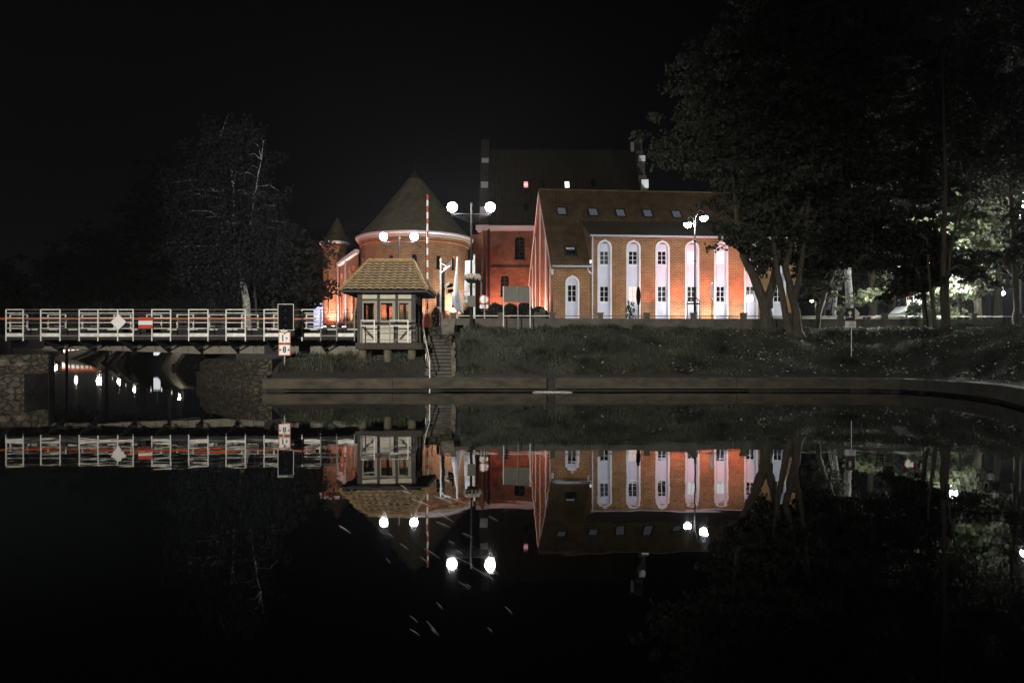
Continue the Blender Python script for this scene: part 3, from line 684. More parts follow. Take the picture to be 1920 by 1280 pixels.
# road kerb railing dark at the bridge head
gr = thing('guard_railing', 'short dark tubular guard railing with rounded tops right of the kiosk', 'railing')
for (a, c) in ((779, 792), (810, 826), (830, 844)):
    D = 37.5; x0, x1 = PX(a, D), PX(c, D); zb = 2.55; zt = PZ(584, D); b_ = MB()
    b_.tube([(x0, D, zb), (x0, D, zt-.08), (x0+.08, D, zt), (x1-.08, D, zt), (x1, D, zt-.08), (x1, D, zb)], .025, 6); b_.tube([(x0, D, zb+.35), (x1, D, zb+.35)], .02, 6); b_.build('hoop', M['redpaint'] if a == 830 else M['dpaint'], gr)

# ---------------------------------------------------------------- signs on the water side
sg = thing('signal_post', 'dark three lamp signal board over two orange framed number plates on the quay', 'signal', (PX(535, 31), 31.0, .55))
b_ = MB(); b_.tube([(-.03, 0, -.1), (-.03, 0, 2.9)], .035, 8); b_.build('pole', M['galv'], sg)
def zs(py): return PZ(py, 31) - .55
x0, x1 = PX(523.5, 31) - PX(535, 31), PX(551.5, 31) - PX(535, 31)
b_ = MB(); b_.box(x0, x1, -.12, -.08, zs(618.5), zs(571)); bd = b_.build('backboard', M['black'], sg)
b_ = MB(); q = .018
b_.box(x0-q, x1+q, -.13, -.07, zs(571), zs(571)+q); b_.box(x0-q, x1+q, -.13, -.07, zs(618.5)-q, zs(618.5)); b_.box(x0-q, x0, -.13, -.07, zs(618.5), zs(571)); b_.box(x1, x1+q, -.13, -.07, zs(618.5), zs(571)); b_.build('white_edge', M['wpaint'], bd)
for py in (580, 594, 608):
    zc = zs(py + .5); xc = (x0 + x1) / 2
    b_ = MB(); b_.tube([(xc, -.14, zc - .02), (xc, -.121, zc - .02)], .085, 16); b_.build('signal_lens', M['glass'], bd)
    b_ = MB()
    for k in range(8):
        a0, a1 = pi * k / 8, pi * (k+1) / 8
        b_.poly([(xc + .11*cos(a0), -.12, zc + .11*sin(a0)), (xc + .11*cos(a1), -.12, zc + .11*sin(a1)), (xc + .1*cos(a1), -.3, zc - .03 + .1*sin(a1)), (xc + .1*cos(a0), -.3, zc - .03 + .1*sin(a0))])
    b_.build('visor', M['black'], bd)
b_ = MB(); b_.box(-.16, .12, -.12, -.04, zs(621.5), zs(618.8)); b_.tube([(-.05, -.13, zs(618)), (.06, -.16, zs(624))], .03, 6); b_.build('clamp', M['wpaint'], sg)
def text_obj(body, size, mat, parent, loc, sx=1, bold=.0):
    c = bpy.data.curves.new('lettering', 'FONT'); c.body = body; c.size = size; c.align_x = 'CENTER'; c.align_y = 'CENTER'; c.extrude = .002; c.offset = bold
    o = bpy.data.objects.new('lettering', c); COL.objects.link(o); bpy.context.view_layer.update()
    me = bpy.data.meshes.new_from_object(o.evaluated_get(bpy.context.evaluated_depsgraph_get())); bpy.data.objects.remove(o)
    me.materials.clear(); me.materials.append(mat); o = bpy.data.objects.new('lettering', me); COL.objects.link(o)
    o.parent = parent; o.location = loc; o.rotation_euler = (pi/2, 0, 0); o.scale = (sx, 1, 1); return o
for (ya, yb_, txt) in ((622, 643.5, 'a'), (645, 666.5, 'b')):
    x0, x1 = PX(523, 31) - PX(535, 31), PX(545.5, 31) - PX(535, 31); za, zb = zs(yb_), zs(ya)
    b_ = MB(); b_.box(x0, x1, -.06, -.035, za, zb); pb = b_.build('number_plate', M['orange'], sg)
    b_ = MB(); b_.box(x0+.035, x1-.035, -.064, -.06, za+.035, zb-.035); b_.build('plate_face', M['signw'], pb)
    xc, zc = (x0+x1)/2, (za+zb)/2
    if txt == 'a':
        text_obj('1', .36, M['glyph'], pb, (xc - .07, -.068, zc - .03), .85, .012); text_obj('3', .22, M['glyph'], pb, (xc + .09, -.068, zc - .08), .9, .008)
        b_ = MB(); b_.extrude([(xc - .05, zb - .04), (xc + .05, zb - .04), (xc, zb - .12)], (-.068, -.0645), planar); b_.build('arrow_mark', M['glyph'], pb)
    else:
        text_obj('8', .34, M['glyph'], pb, (xc, -.068, zc), .85, .012)
        b_ = MB()
        for s in (-1, 1): b_.extrude([(xc + s*.205, zc - .055), (xc + s*.205, zc + .055), (xc + s*.115, zc)][::s], (-.068, -.0645), planar)
        b_.build('arrow_mark', M['glyph'], pb)
# right sign on the bank
D = 31.9; sr = thing('arrow_sign', 'white arrow pointed dark board over a lettered plate on a thin post, right grass bank', 'sign', (PX(1597, D), D, hz(PX(1597, D), D)))
bz = sr.location.z; zr = lambda py: PZ(py, D) - bz; xr = lambda px: PX(px, D) - PX(1597, D)
b_ = MB(); b_.tube([(0, .03, -.2), (0, .03, zr(604))], .02, 8); b_.build('pole', M['galv'], sr)
b_ = MB(); b_.box(xr(1586), xr(1603), 0, .03, zr(601), zr(577)); b_.build('dark_board', M['glyph'], sr)
b_ = MB(); b_.extrude([(xr(1603), zr(600)), (xr(1612.5), zr(587.5)), (xr(1603), zr(577))], (-.002, .028), planar); b_.build('arrow_point', pbr('faded_yellow', (.68, .66, .48), .5, bump=0), sr)
b_ = MB(); xc, zc = xr(1594), zr(586.5); b_.extrude([(xc + .075*cos(a*pi/8), zc + .075*sin(a*pi/8)) for a in range(16)], (-.004, -.001), planar)
b_.extrude([(xc - .03, zc - .17), (xc + .03, zc - .17), (xc + .03, zc - .06), (xc - .03, zc - .06)], (-.006, -.001), planar); b_.extrude([(xc - .16, zc - .2), (xc + .1, zc - .19), (xc + .1, zc - .165), (xc - .16, zc - .175)], (-.005, -.001), planar); b_.build('pale_emblem', M['signw'], sr)
b_ = MB(); b_.box(xr(1585), xr(1605), 0, .03, zr(614), zr(602)); pt_ = b_.build('text_plate', M['signw'], sr)
b_ = MB()
for k, w_ in enumerate((.12, .09, .14, .12)): b_.box(-.0 - w_ , w_ , -.003, 0, zr(604.2 + 2.5*k) - .009, zr(604.2 + 2.5*k) + .009)
b_.build('text_lines', M['glyph'], pt_)
# round sign by wall
D = 39; rs = thing('round_sign', 'round white road sign with red rim above a small white plate', 'road sign', (PX(907.5, D), D, 2.65))
zc = PZ(561.5, D) - 2.65
b_ = MB(); b_.tube([(.04, 0, 0), (0, 0, zc)], .028, 8); b_.build('pole', M['wpaint'], rs)
b_ = MB(); b_.tube([(0, -.06, zc), (0, -.04, zc)], .255, 32); dsk = b_.build('red_disc', M['redpaint'], rs); b_ = MB(); b_.tube([(0, -.066, zc), (0, -.0605, zc)], .195, 32); b_.build('white_face', M['signw'], dsk)
b_ = MB(); b_.box(-.22, .22, -.05, -.03, PZ(578, D) - 2.65, PZ(571.5, D) - 2.65); pt_ = b_.build('plate', M['signw'], rs); b_ = MB()
for k in range(7): b_.box(-.15 + k*.043, -.125 + k*.043, -.053, -.0505, PZ(576, D)-2.65, PZ(573.5, D)-2.65)
b_.build('text_mark', M['gpaint'], pt_)
# billboard back
D = 35.2; bb = thing('billboard', 'blank grey back of a wide sign board on three thin posts above the bank', 'sign board', (PX(968, D), D, 2.45))
zq = lambda py: PZ(py, D) - 2.45; xq = lambda px: PX(px, D) - PX(968, D)
for px, mt in ((944, 'signw'), (972, 'galv'), (994, 'signw')):
    b_ = MB(); b_.tube([(xq(px), 0 if px != 972 else -.05, -.2), (xq(px) - (.05 if px == 972 else 0), -.0, zq(537))], .028, 8); b_.build('post', M[mt], bb)
b_ = MB(); b_.box(xq(943.5), xq(993.5), .03, .06, zq(566), zq(537)); b_.box(xq(943.5), xq(993.5), .02, .03, zq(539), zq(537)); b_.build('board', M['greysheet'], bb)
b_ = MB(); b_.box(xq(944), xq(993), .025, .065, zq(567), zq(566)); b_.build('board_edge', M['redpaint'], bb)

# ---------------------------------------------------------------- street lamps
def ornate(mb, L, zt, h, s):
    mb.tube([(0, 0, zt), (s*L, 0, zt)], .018, 6); mb.tube([(0, 0, zt - h), (s*L, 0, zt - .03)], .01, 6)
    for k in range(7):
        f = (k + .5) / 7; x = s * L * f; hh = h * (1 - f); r = max(.02, hh * .38); c = (x, zt - .02 - r)
        mb.tube([(c[0] + r*.8*cos(a*pi/4)*(1 - a*.06), 0, c[1] + r*sin(a*pi/4)*(1 - a*.06)) for a in range(9)], .006, 4, caps=False)
def globe_lamp(label, x, y, zb, zt, mats, basket=False):
    th = thing('street_lamp', label, 'street lamp', (x, y, zb)); h = zt - zb
    b_ = MB(); b_.tube([(0, 0, 0), (0, 0, .5), (0, 0, .52), (0, 0, 2.6), (0, 0, 2.62), (0, 0, h + .1)], [.10, .09, .07, .06, .045, .035], 10); b_.tube([(0,0,h+.1),(0,0,h+.28)], [.05, .005], 8); b_.build('pole', M['dpaint'], th)
    b_ = MB(); ornate(b_, .9, h - .30, .42, -1); ornate(b_, .9, h - .30, .42, 1); b_.build('bracket', M['dpaint'], th)
    for s, mt in ((-1, mats[0]), (1, mats[1])):
        b_ = MB(); b_.tube([(s*.9, 0, h - .42), (s*.9, 0, h - .22)], [.03, .07], 8); b_.build('globe_holder', M['dpaint'], th)
        b_ = MB(); b_.lathe([(.225*sin(pi*k/14), h + .02 - .225*cos(pi*k/14)) for k in range(15)], 20, (s*.9, 0)); b_.build('globe', M[mt], th, smooth=True)
    return th
lampA = globe_lamp('tall twin globe street lamp with flower basket on its post, by the parapet wall', PX(883.5, 35.4), 35.4, 2.5, 8.42, ('globe_cool', 'globe_warm'))
globe_lamp('twin globe street lamp whose globes shine just above the kiosk roof', PX(748, 44), 44.0, 2.75, 8.38, ('globe_cool', 'globe_cool'))
# box on lamp A
D = 35.2; b_ = MB(); b_.box(-.18, .18, -.1, .0, -.26, .26); b_.box(-.03, .03, 0, .12, -.1, .1)
tag(b_.build('control_box', M['greysheet'], loc=(PX(884, D), D - .05, PZ(565, D))), 'flat grey metal box fixed on the post of the twin globe lamp', 'box')
fb = thing('flower_basket', 'round planter of pale trailing flowers hung round the lamp post', 'flower basket', (PX(885.5, D), 35.4, PZ(524, D)))
b_ = MB(); b_.lathe([(.06, -.16), (.22, -.14), (.34, .0), (.36, .06), (.07, .06)], 16, caps=True); b_.build('planter_bowl', M['dpaint'], fb)
def leaves(name, C, size, mat, parent=None, elong=1.4, droop=0.0):
    n = len(C); a = RNG.normal(size=(n, 3)); a[:, 2] -= droop * 2; a /= np.linalg.norm(a, axis=1, keepdims=True)
    b2 = RNG.normal(size=(n, 3)); b2 -= (b2 * a).sum(1, keepdims=True) * a; b2 /= np.linalg.norm(b2, axis=1, keepdims=True)
    s = (size * RNG.uniform(.6, 1.3, (n, 1)))
    V = np.stack([C - a*s*elong*.5, C + b2*s*.5, C + a*s*elong*.5, C - b2*s*.5], 1).reshape(-1, 3)
    return npmesh(name, V, np.arange(n*4).reshape(n, 4), mat, parent)
th_ = RNG.uniform(0, 2*pi, 900); rr_ = .42 * np.sqrt(RNG.uniform(.1, 1, 900)); zz_ = .1 + .18 * RNG.uniform(0, 1, 900) * (1.2 - rr_) - np.clip(rr_ - .32, 0, 1) * 1.2
leaves('flowers', np.stack([rr_*np.cos(th_), rr_*np.sin(th_), zz_], 1), .075, M['flower'], fb)

def arm_lamp(label, x, y, zb, heads, glass, group=None, pole_mat='dpaint', R=.34):
    th = thing('street_lamp', label, 'street lamp', (x, y, zb), group=group); top = max(z for _, z in heads) - zb
    b_ = MB(); b_.tube([(0,0,0),(0,0,.9),(0,0,.95),(0,0,3.1),(0,0,3.15),(0,0,top-1.2)], [.14,.12,.09,.08,.06,.05], 10)
    for z in (.95, 3.1, top*.62, top*.8): b_.lathe([(.05, z-.05), (.12, z), (.05, z+.05)], 10)
    b_.build('pole', M[pole_mat], th)
    for dx, z in heads:
        zh = z - zb; s = 1 if dx > 0 else -1; ax = abs(dx)
        b_ = MB(); b_.tube([(0,0,top-1.2), (s*.02,0,zh-.1), (s*ax*.25,0,zh+.35), (s*ax*.6,0,zh+.5), (s*ax,0,zh+.34), (s*ax,0,zh+.12)], [.035,.03,.028,.026,.024,.03], 8); b_.build('arm', M['galv'], th)
        if glass == 'lamp_park':
            b_ = MB(); b_.lathe([(.03, zh+.2), (.09, zh+.12), (.09, zh+.02)], 12, (dx, 0)); sh = b_.build('globe_cap', M['galv'], th)
            b_ = MB(); b_.lathe([(max(.001, R*sin(pi*k/12)), zh - R + R*cos(pi*k/12)) for k in range(13)], 16, (dx, 0)); b_.build('globe', M[glass], sh, smooth=True)
            continue
        b_ = MB(); b_.lathe([(.05, zh+.2), (R*.55, zh+.14), (R*1.15, zh+.02), (R*1.15, zh), (0, zh)], 18, (dx, 0)); sh = b_.build('lamp_shade', M['dpaint'], th)
        b_ = MB(); b_.lathe([(R*cos(pi/2*k/8), zh - .01 - R*1.05*sin(pi/2*k/8)) for k in range(9)], 18, (dx, 0)); b_.build('lamp_glass', M[glass], sh, smooth=True)
    return th
D = 52; arm_lamp('two armed street lamp with bowl shades standing before the arched hotel windows', PX(1303, D), D, hz(PX(1303, D), D), ((-.50, PZ(419, D)), (.62, PZ(407, D))), 'lamp_hotel', R=.27)

# ---------------------------------------------------------------- hotel
ANG = radians(5)
HZ = 2.9; HX, HY = PX(1037, 57), 57.0
def u_of(px, ox=HX, oy=HY, a=ANG):
    k = (px - 960) / F; return (k * oy - ox) / (cos(a) - k * sin(a))
def z_of(py, u, v=0, oy=HY, a=ANG, zb=HZ): return PZ(py, oy + u * sin(a) + v * cos(a)) - zb
ho = thing('hotel', 'long brick hotel with tall white arched window bays and steep tiled roof', 'building', (HX, HY, HZ), ANG)
UD, UE = u_of(1109), u_of(1493)
ZL, ZM, ZRg, DEP = 8.2 - HZ, 10.55 - HZ, 15.75 - HZ, 16.0
ZB = -.6
bayc = [u_of(p) for p in (1133.5, 1187.5, 1242, 1297.5, 1352, 1408, 1460)]
hw = .42; zsp = z_of(464, bayc[0]); zbot = .1
b_ = MB(); facade(b_, UD, UE, ZB, ZM, [(c, hw, [(zbot, zsp, hw + .04)]) for c in bayc], planar, .22)
uL = u_of(1073); hwl = .40; zsl = z_of(531, uL)
facade(b_, 0, UD, ZB, ZL, [(uL, hwl, [(zbot, zsl, hwl + .02)])], planar, .22)
b_.poly([(UE, 0, ZB), (UE, DEP, ZB), (UE, DEP, ZL), (UE, DEP/2, ZRg), (UE, 4.5, 12.45 - HZ), (UE, 0, ZM)]); b_.poly([(UE, DEP, ZB), (0, DEP, ZB), (0, DEP, ZL), (UE, DEP, ZL)])
b_.build('wall', M['hotel'], ho)
b_ = MB(); b_.poly([(UD, 0, ZL - .1), (UD, 0, ZM), (UD, 4.5, 12.45 - HZ)]); b_.build('dormer_side', M['hotel'], ho)
b_ = MB()   # brick soldier course and dentils under the gutter
x = UD + .1
while x < UE - .1: b_.box(x, x + .07, -.05, .0, ZM - .35, ZM - .1); x += .14
b_.box(UD, UE, -.04, 0, ZM - .55, ZM - .46); b_.box(UD, UE, -.07, 0, ZM - .1, ZM - .02)
x = .1
while x < UD - .1: b_.box(x, x + .07, -.05, .0, ZL - .3, ZL - .08); x += .14
b_.build('dentil_course', M['hotel'], ho)
lit = {(0, 1): 'win_dim', (1, 0): 'win_warm', (2, 0): 'win_dim', (3, 1): 'win_lit', (4, 1): 'win_lit', (3, 0): 'win_dim', (0, 0): 'glass'}  # first bay's upper pane glows for a reflection of lamp globes
for i, c in enumerate(bayc + [uL]):
    low = i == len(bayc); h_ = hwl if low else hw; zs_ = zsl if low else zsp
    wd = [(z_of(566, c), z_of(536 if not low else 533.5, c))] if low else [(z_of(566, c), z_of(536, c)), (z_of(496, c), z_of(470, c))]
    b_ = MB(); facade(b_, c - h_, c + h_, zbot, zs_ + h_ + .02, [(c, .36, [(a, z, 0) for a, z in wd])], lambda u, z, d: (u, d + .13, z), .07)
    # clip the slab to the arch: it sits behind the arched wall opening
    pn = b_.build('arched_panel', M['lilac'], ho)
    b_ = MB(); arch_ring(b_, c, h_ - .01, zbot, zs_, h_, .15, -.06, .1, planar); arch_ring(b_, c, h_ + .02, zbot, zs_, h_ + .03, .05, -.1, -.05, planar); b_.build('arch_surround', M['white'], ho)
    b_ = MB(); b_.box(c - .05, c + .05, -.12, 0, zs_ + h_ + .02, zs_ + h_ + .2); b_.build('keystone', M['white'], ho)
    for k, (a, z) in enumerate(wd):
        pm = lit.get((i, k), 'glass'); window(pn, c, .355, a, z, .2, planar, 2, 3, M['white'], M[pm])
    if not low:
        b_ = MB(); b_.box(c - h_, c + h_, .09, .135, z_of(499, c), z_of(497, c)); b_.box(c - h_, c + h_, .09, .135, z_of(569, c), z_of(567, c)); b_.build('sill', M['white'], pn)
# gable wall
b_ = MB(); b_.poly([(0, 0, ZB), (0, 0, ZL), (0, DEP/2, ZRg), (0, DEP, ZL), (0, DEP, ZB)]); b_.build('gable_wall', M['gable'], ho)
for v, py, w_ in ((1.6, 486, .35), (4.2, 437, .6), (7.9, 376, .45), (11.2, 440, .5), (13.6, 492, .6), (15.2, 520, .3)):
    zt_ = min(z_of(py, 0, v), ZRg - abs(v - 8) * .94 - .5)
    b_ = MB(); fm = sidemap
    b_.extrude([(v - w_/2, ZB), (v + w_/2, ZB), (v + w_/2, zt_ - .3), (v, zt_), (v - w_/2, zt_ - .3)][::-1], (-.05, -.002), fm); b_.build('pilaster_strip', M['white'], ho)
    b_ = MB(); b_.box(-.16, -.002, v + w_/2 + .02, v + w_/2 + .3, ZB, zt_ - .5); b_.build('brick_pier', M['gable'], ho)
sl = Vector((DEP/2, ZRg - ZL)).normalized()
for side in (0, 1):
    b_ = MB(); c_ = MB()
    y0, y1 = (-.25, DEP/2) if side == 0 else (DEP + .25, DEP/2)
    zz0 = ZL - .25*.944
    for (w0, w1, xo, mb_) in ((.0, -.45, -.14, b_), (-.12, -.2, -.17, c_), (-.36, -.42, -.17, c_)):
        mb_.poly([(xo, y0, zz0 + w1), (xo, y0, zz0 + w0), (xo, y1, ZRg + w0), (xo, y1, ZRg + w1)]); mb_.poly([(xo, y0, zz0 + w0), (0.02, y0, zz0 + w0), (0.02, y1, ZRg + w0), (xo, y1, ZRg + w0)]); mb_.poly([(xo, y0, zz0+w1), (xo, y1, ZRg+w1), (0, y1, ZRg+w1), (0, y0, zz0+w1)])
    b_.build('raking_verge', M['gable'], ho); c_.build('verge_line', M['white'], ho)
def roofmap(zE_, pitch):
    c, s = cos(pitch), sin(pitch)
    return lambda u, q, d: (u, q*c + d*s, zE_ + q*s - d*c)
def ribbed(mb, u0, u1, q0, q1, fm, rib=.2, amp=.03, th=.05, course=.35):
    n = int((u1 - u0) / (rib / 4)); nq = max(1, int((q1 - q0) / course))
    for k in range(n):
        a, c = u0 + (u1-u0)*k/n, u0 + (u1-u0)*(k+1)/n
        da, dc = -th - amp*sin(2*pi*a/rib), -th - amp*sin(2*pi*c/rib)
        for j in range(nq):
            qa, qb = q0 + (q1-q0)*j/nq, q0 + (q1-q0)*(j+1)/nq
            mb.poly([fm(a, qa, da - .02), fm(c, qa, dc - .02), fm(c, qb, dc), fm(a, qb, da)])
            mb.poly([fm(a, qa, da), fm(c, qa, dc), fm(c, qa, dc - .02), fm(a, qa, da - .02)])
pit = atan2(ZRg - ZL, DEP/2); LR = math.hypot(ZRg - ZL, DEP/2); rm = roofmap(ZL, pit)
UEr = UE + .2
b_ = MB(); ribbed(b_, -.12, UD, -.25, LR, rm); q45 = 4.5 / cos(pit); ribbed(b_, UD, UEr, q45, LR, rm)
b_.poly([(-.12, DEP/2, ZRg + .04), (UEr, DEP/2, ZRg + .04), (UEr, DEP + .2, ZL - .2), (-.12, DEP + .2, ZL - .2)])
b_.tube([(-.12, DEP/2, ZRg + .08), (UEr, DEP/2, ZRg + .08)], .1, 8)
rf = b_.build('roof', M['hroof'], ho)
zsh = 12.45 - HZ; pd = atan2(zsh - ZM, 4.5); dm = roofmap(ZM, pd); b_ = MB(); ribbed(b_, UD - .12, UEr, -.3, 4.5/cos(pd) + .12, dm, course=.3); b_.build('dormer_roof', M['hroof2'], ho)
for px, py in ((1053, 398), (1112, 400), (1163, 401.5), (1214, 402.5), (1268, 404)):
    k = (py); best = None
    for j in range(400):
        t_ = j * .02; u = ((px - 960)/F * (HY + t_*cos(ANG)) - (HX - t_*sin(ANG))) / (cos(ANG) - (px-960)/F*sin(ANG)); Y = HY + u*sin(ANG) + t_*cos(ANG)
        e_ = abs(HOR - (ZL + HZ + .944*t_ - CH) * F / Y - py)
        if best is None or e_ < best[0]: best = (e_, u, t_)
    u, q = best[1], best[2] / cos(pit)
    b_ = MB(); b_.mbox(u-.45, u+.45, q-.62, q-.5, -.16, 0, rm); b_.mbox(u-.45, u+.45, q+.5, q+.62, -.16, 0, rm); b_.mbox(u-.45, u-.34, q-.5, q+.5, -.16, 0, rm); b_.mbox(u+.34, u+.45, q-.5, q+.5, -.16, 0, rm)
    w_ = b_.build('skylight', M['dpaint'], rf); b_ = MB(); b_.mbox(u-.33, u+.33, q-.5, q+.5, -.12, -.1, rm); b_.build('pane', M['skyglass'] if 'skyglass' in M else M.setdefault('skyglass', emis('dim_skylight', (.3, .3, .36), .25)), w_)
u = u_of(1072); q = 1.9
u = u_of(1070, HX - .1, HY + 1.4)
b_ = MB(); b_.mbox(u-.45, u+.45, q-.62, q-.5, -.16, 0, rm); b_.mbox(u-.45, u+.45, q+.5, q+.62, -.16, 0, rm); b_.mbox(u-.45, u-.34, q-.5, q+.5, -.16, 0, rm); b_.mbox(u+.34, u+.45, q-.5, q+.5, -.16, 0, rm)
w_ = b_.build('skylight', M['dpaint'], rf); b_ = MB(); b_.mbox(u-.33, u+.33, q-.5, q+.5, -.12, -.1, rm); b_.build('pane', M['glass'], w_); b_ = MB(); b_.mbox(u-.33, u+.33, q+.15, q+.42, -.14, -.125, rm); b_.build('blind', M['lilac'], w_)
def gutter(parent, u0, u1, z, y=-.32, r=.085, name='gutter'):
    b_ = MB(); b_.tube([(u0, y, z), (u1, y, z)], r, 8); b_.box(u0, u1, y + .03, 0, z - .03, z + .02); return b_.build(name, M['zinc'], parent)
gutter(ho, UD - .15, UE + .2, ZM + .0); gutter(ho, -.1, UD - .05, ZL - .02)
b_ = MB(); b_.tube([(UD + .02, -.3, ZM), (UD + .06, -.12, ZM - .35), (UD + .06, -.1, ZB)], .055, 8); b_.tube([(UD - .35, -.3, ZL - .05), (UD - .3, -.2, ZL - .35), (UD - .02, -.12, ZL - .55)], .05, 8); b_.build('downpipe', M['zinc'], ho)
b_ = MB(); b_.box(UD - .14, UD - .02, -.14, 0, ZL + .25, ZL + .5); b_.build('wall_lamp', M['win_lit'], ho)

# ---------------------------------------------------------------- castle main block
CX0, CY0, CZ = PX(898, 88), 88.0, 3.3
ca = thing('castle', 'huge dark castle block with very steep roof and stepped gables behind the hotel', 'building', (CX0, CY0, CZ))
cu = lambda px: PX(px, CY0) - CX0; cz = lambda py: PZ(py, CY0) - CZ
CE, CR, CD, CW = 16.2 - CZ, 27.2 - CZ, 14.0, cu(1222)
wu, wu2 = cu(974.5), cu(946.5)
b_ = MB(); facade(b_, 0, CW, -1, CE, [(wu2, .5, [(cz(556), cz(522), .4)]), (wu, .6, [(cz(487), cz(450), .45)])], planar, .5)
b_.poly([(0, CD, -1), (0, 0, -1), (0, 0, CE), (0, CD, CE)]); b_.poly([(CW, 0, -1), (CW, CD, -1), (CW, CD, CE), (CW, 0, CE)]); b_.build('wall', M['castle'], ca)
for c, z0, z1, r, w2 in ((wu2, cz(556), cz(522), .4, .5), (wu, cz(487), cz(450), .45, .6)):
    window(ca, c, w2, z0, z1 + r, .4, planar, 2, 6, M['wood'], M['glass'], bar=.05)
    b_ = MB(); arch_ring(b_, c, w2, z0, z1, r, .16, -.04, .0, planar, legs=False); b_.box(c - w2 - .1, c + w2 + .1, -.08, 0, z0 - .2, z0); b_.build('brick_arch', M['castle'], ca)
b_ = MB(); b_.box(0, CW, -.25, 0, CE - .15, CE + .42); b_.box(0, CW, -.4, -.25, CE + .2, CE + .42); b_.build('cornice', M['white'], ca)
b_ = MB(); b_.box(-.35, 1.15, -.5, .0, CE - .1, CE + .45); b_.box(-.15, .95, -.4, 0, CE - .35, CE - .1); b_.build('corner_corbel', M['white'], ca)
b_ = MB(); b_.tube([(cu(916.5), -.35, CE), (cu(916.5), -.35, -.5)], .16, 8); b_.build('downpipe', M['dpaint'], ca)
b_ = MB(); b_.box(cu(905), cu(914), -.5, -.02, -1, CE - .2); b_.build('corner_pier', M['castle'], ca)
b_ = MB()
x = cu(921)
while x < cu(1000): b_.box(x, x+.22, -.07, 0, cz(434.5), cz(433)); x += .45
b_.box(cu(921), cu(1000), -.1, 0, cz(503), cz(501)); b_.build('string_course', M['castle'], ca)
pc = atan2(CR - CE, CD/2); cm = roofmap(CE + .3, pc); LC = math.hypot(CR - CE, CD/2)
b_ = MB(); ribbed(b_, 1.05, CW - 1.05, -.2, LC, cm, rib=.4, amp=.05, course=1.2); b_.poly([(1, CD/2, CR + .3), (CW - 1, CD/2, CR + .3), (CW - 1, CD + .3, CE), (1, CD + .3, CE)]); rf = b_.build('roof', M['bigroof'], ca)
def croof(px, py):
    best = None
    for j in range(700):
        t_ = j*.01; Y = CY0 + t_; Z = CE + .3 + CZ + t_*tan_; e_ = abs(HOR - (Z - CH)*F/Y - py)
        if best is None or e_ < best[0]: best = (e_, (px - 960)*Y/F - CX0, t_)
    return best[1], best[2] / cos(pc)
tan_ = math.tan(pc)
for px, py, mt in ((986, 348.5, 'sky_red'), (1063, 348.5, 'sky_lit'), (1016, 346, 'glass'), (986, 390, 'glass'), (1112, 345, 'glass')):
    u, q = croof(px, py)
    b_ = MB(); b_.mbox(u-.32, u+.32, q-.55, q+.55, -.2, 0, cm); w_ = b_.build('roof_window', M['dpaint'], rf)
    b_ = MB(); b_.mbox(u-.25, u+.25, q-.48, q+.48, -.23, -.205, cm); b_.build('pane', M[mt], w_)
    if mt == 'sky_red': b_ = MB(); b_.mbox(u-.22, u+.22, q-.15, q+.1, -.26, -.235, cm); b_.build('blind', M['win_warm'], w_)
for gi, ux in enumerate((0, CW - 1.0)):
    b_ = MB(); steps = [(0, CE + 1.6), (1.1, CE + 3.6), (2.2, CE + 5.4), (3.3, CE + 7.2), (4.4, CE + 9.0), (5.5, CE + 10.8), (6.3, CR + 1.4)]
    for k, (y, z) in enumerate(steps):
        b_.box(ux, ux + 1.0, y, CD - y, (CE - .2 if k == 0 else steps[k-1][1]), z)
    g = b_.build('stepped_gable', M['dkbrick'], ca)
    for y, z0, z1 in ((0, cz(415), CE + 1.6), (0, CE + .5, CE+.6)):
        pass
    for (pya, pyb, y) in ((297, 315, 5.5), (341, 361, 3.3), (388, 415, .9)) if gi == 0 else ((292, 303, 5.5), (337, 353, 3.3)):
        Y = CY0 + y; z0, z1 = PZ(pyb, Y) - CZ, PZ(pya, Y) - CZ
        b_ = MB(); b_.box(ux + (.1 if gi == 0 else .35), ux + (.98 if gi == 0 else 1.2), y - .16, y - .02, z0, z1); b_.build('plaster_niche', M['white'], g)
        if gi == 1: b_ = MB(); b_.box(ux + .75, ux + 1.15, y - .14, y - .02, z0 - .7, z0 - .15); b_.build('plaster_niche', M['white'], g)
b_ = MB(); b_.box(cu(1200), cu(1207), 6.6, 7.2, CR, CR + 1.2); b_.build('chimney', M['white'], ca)
# annex between tower and castle
an = thing('gatehouse_annex', 'narrow brick annex wedged between the round tower and the castle block', 'building', (PX(886, 72), 72.0, 3.2))
aw = PX(906, 72) - PX(886, 72); az = lambda py: PZ(py, 72) - 3.2
b_ = MB(); b_.extrude([(0, -1), (aw, -1), (aw, az(432)), (aw*.5, az(440)), (0, az(441))], (0, 8), planar); b_.build('wall', M['castle'], an)
b_ = MB(); b_.box(-.05, aw*.5, -.06, 0, az(443.5), az(440)); b_.box(-.03, aw*.3, -.04, 0, az(520), az(472)); b_.build('brick_band', M['gable'], an)
b_ = MB(); b_.extrude([(-.1, az(500)), (aw*1.1, az(530)), (aw*1.1, az(535)), (-.1, az(506))], (-1.2, 0), planar); b_.build('lean_to_roof', M['hroof'], an)
b_ = MB(); b_.tube([(aw*.85, -.9, az(528)), (aw*.85, -.9, -.5)], .1, 8); b_.build('downpipe', M['zinc'], an)

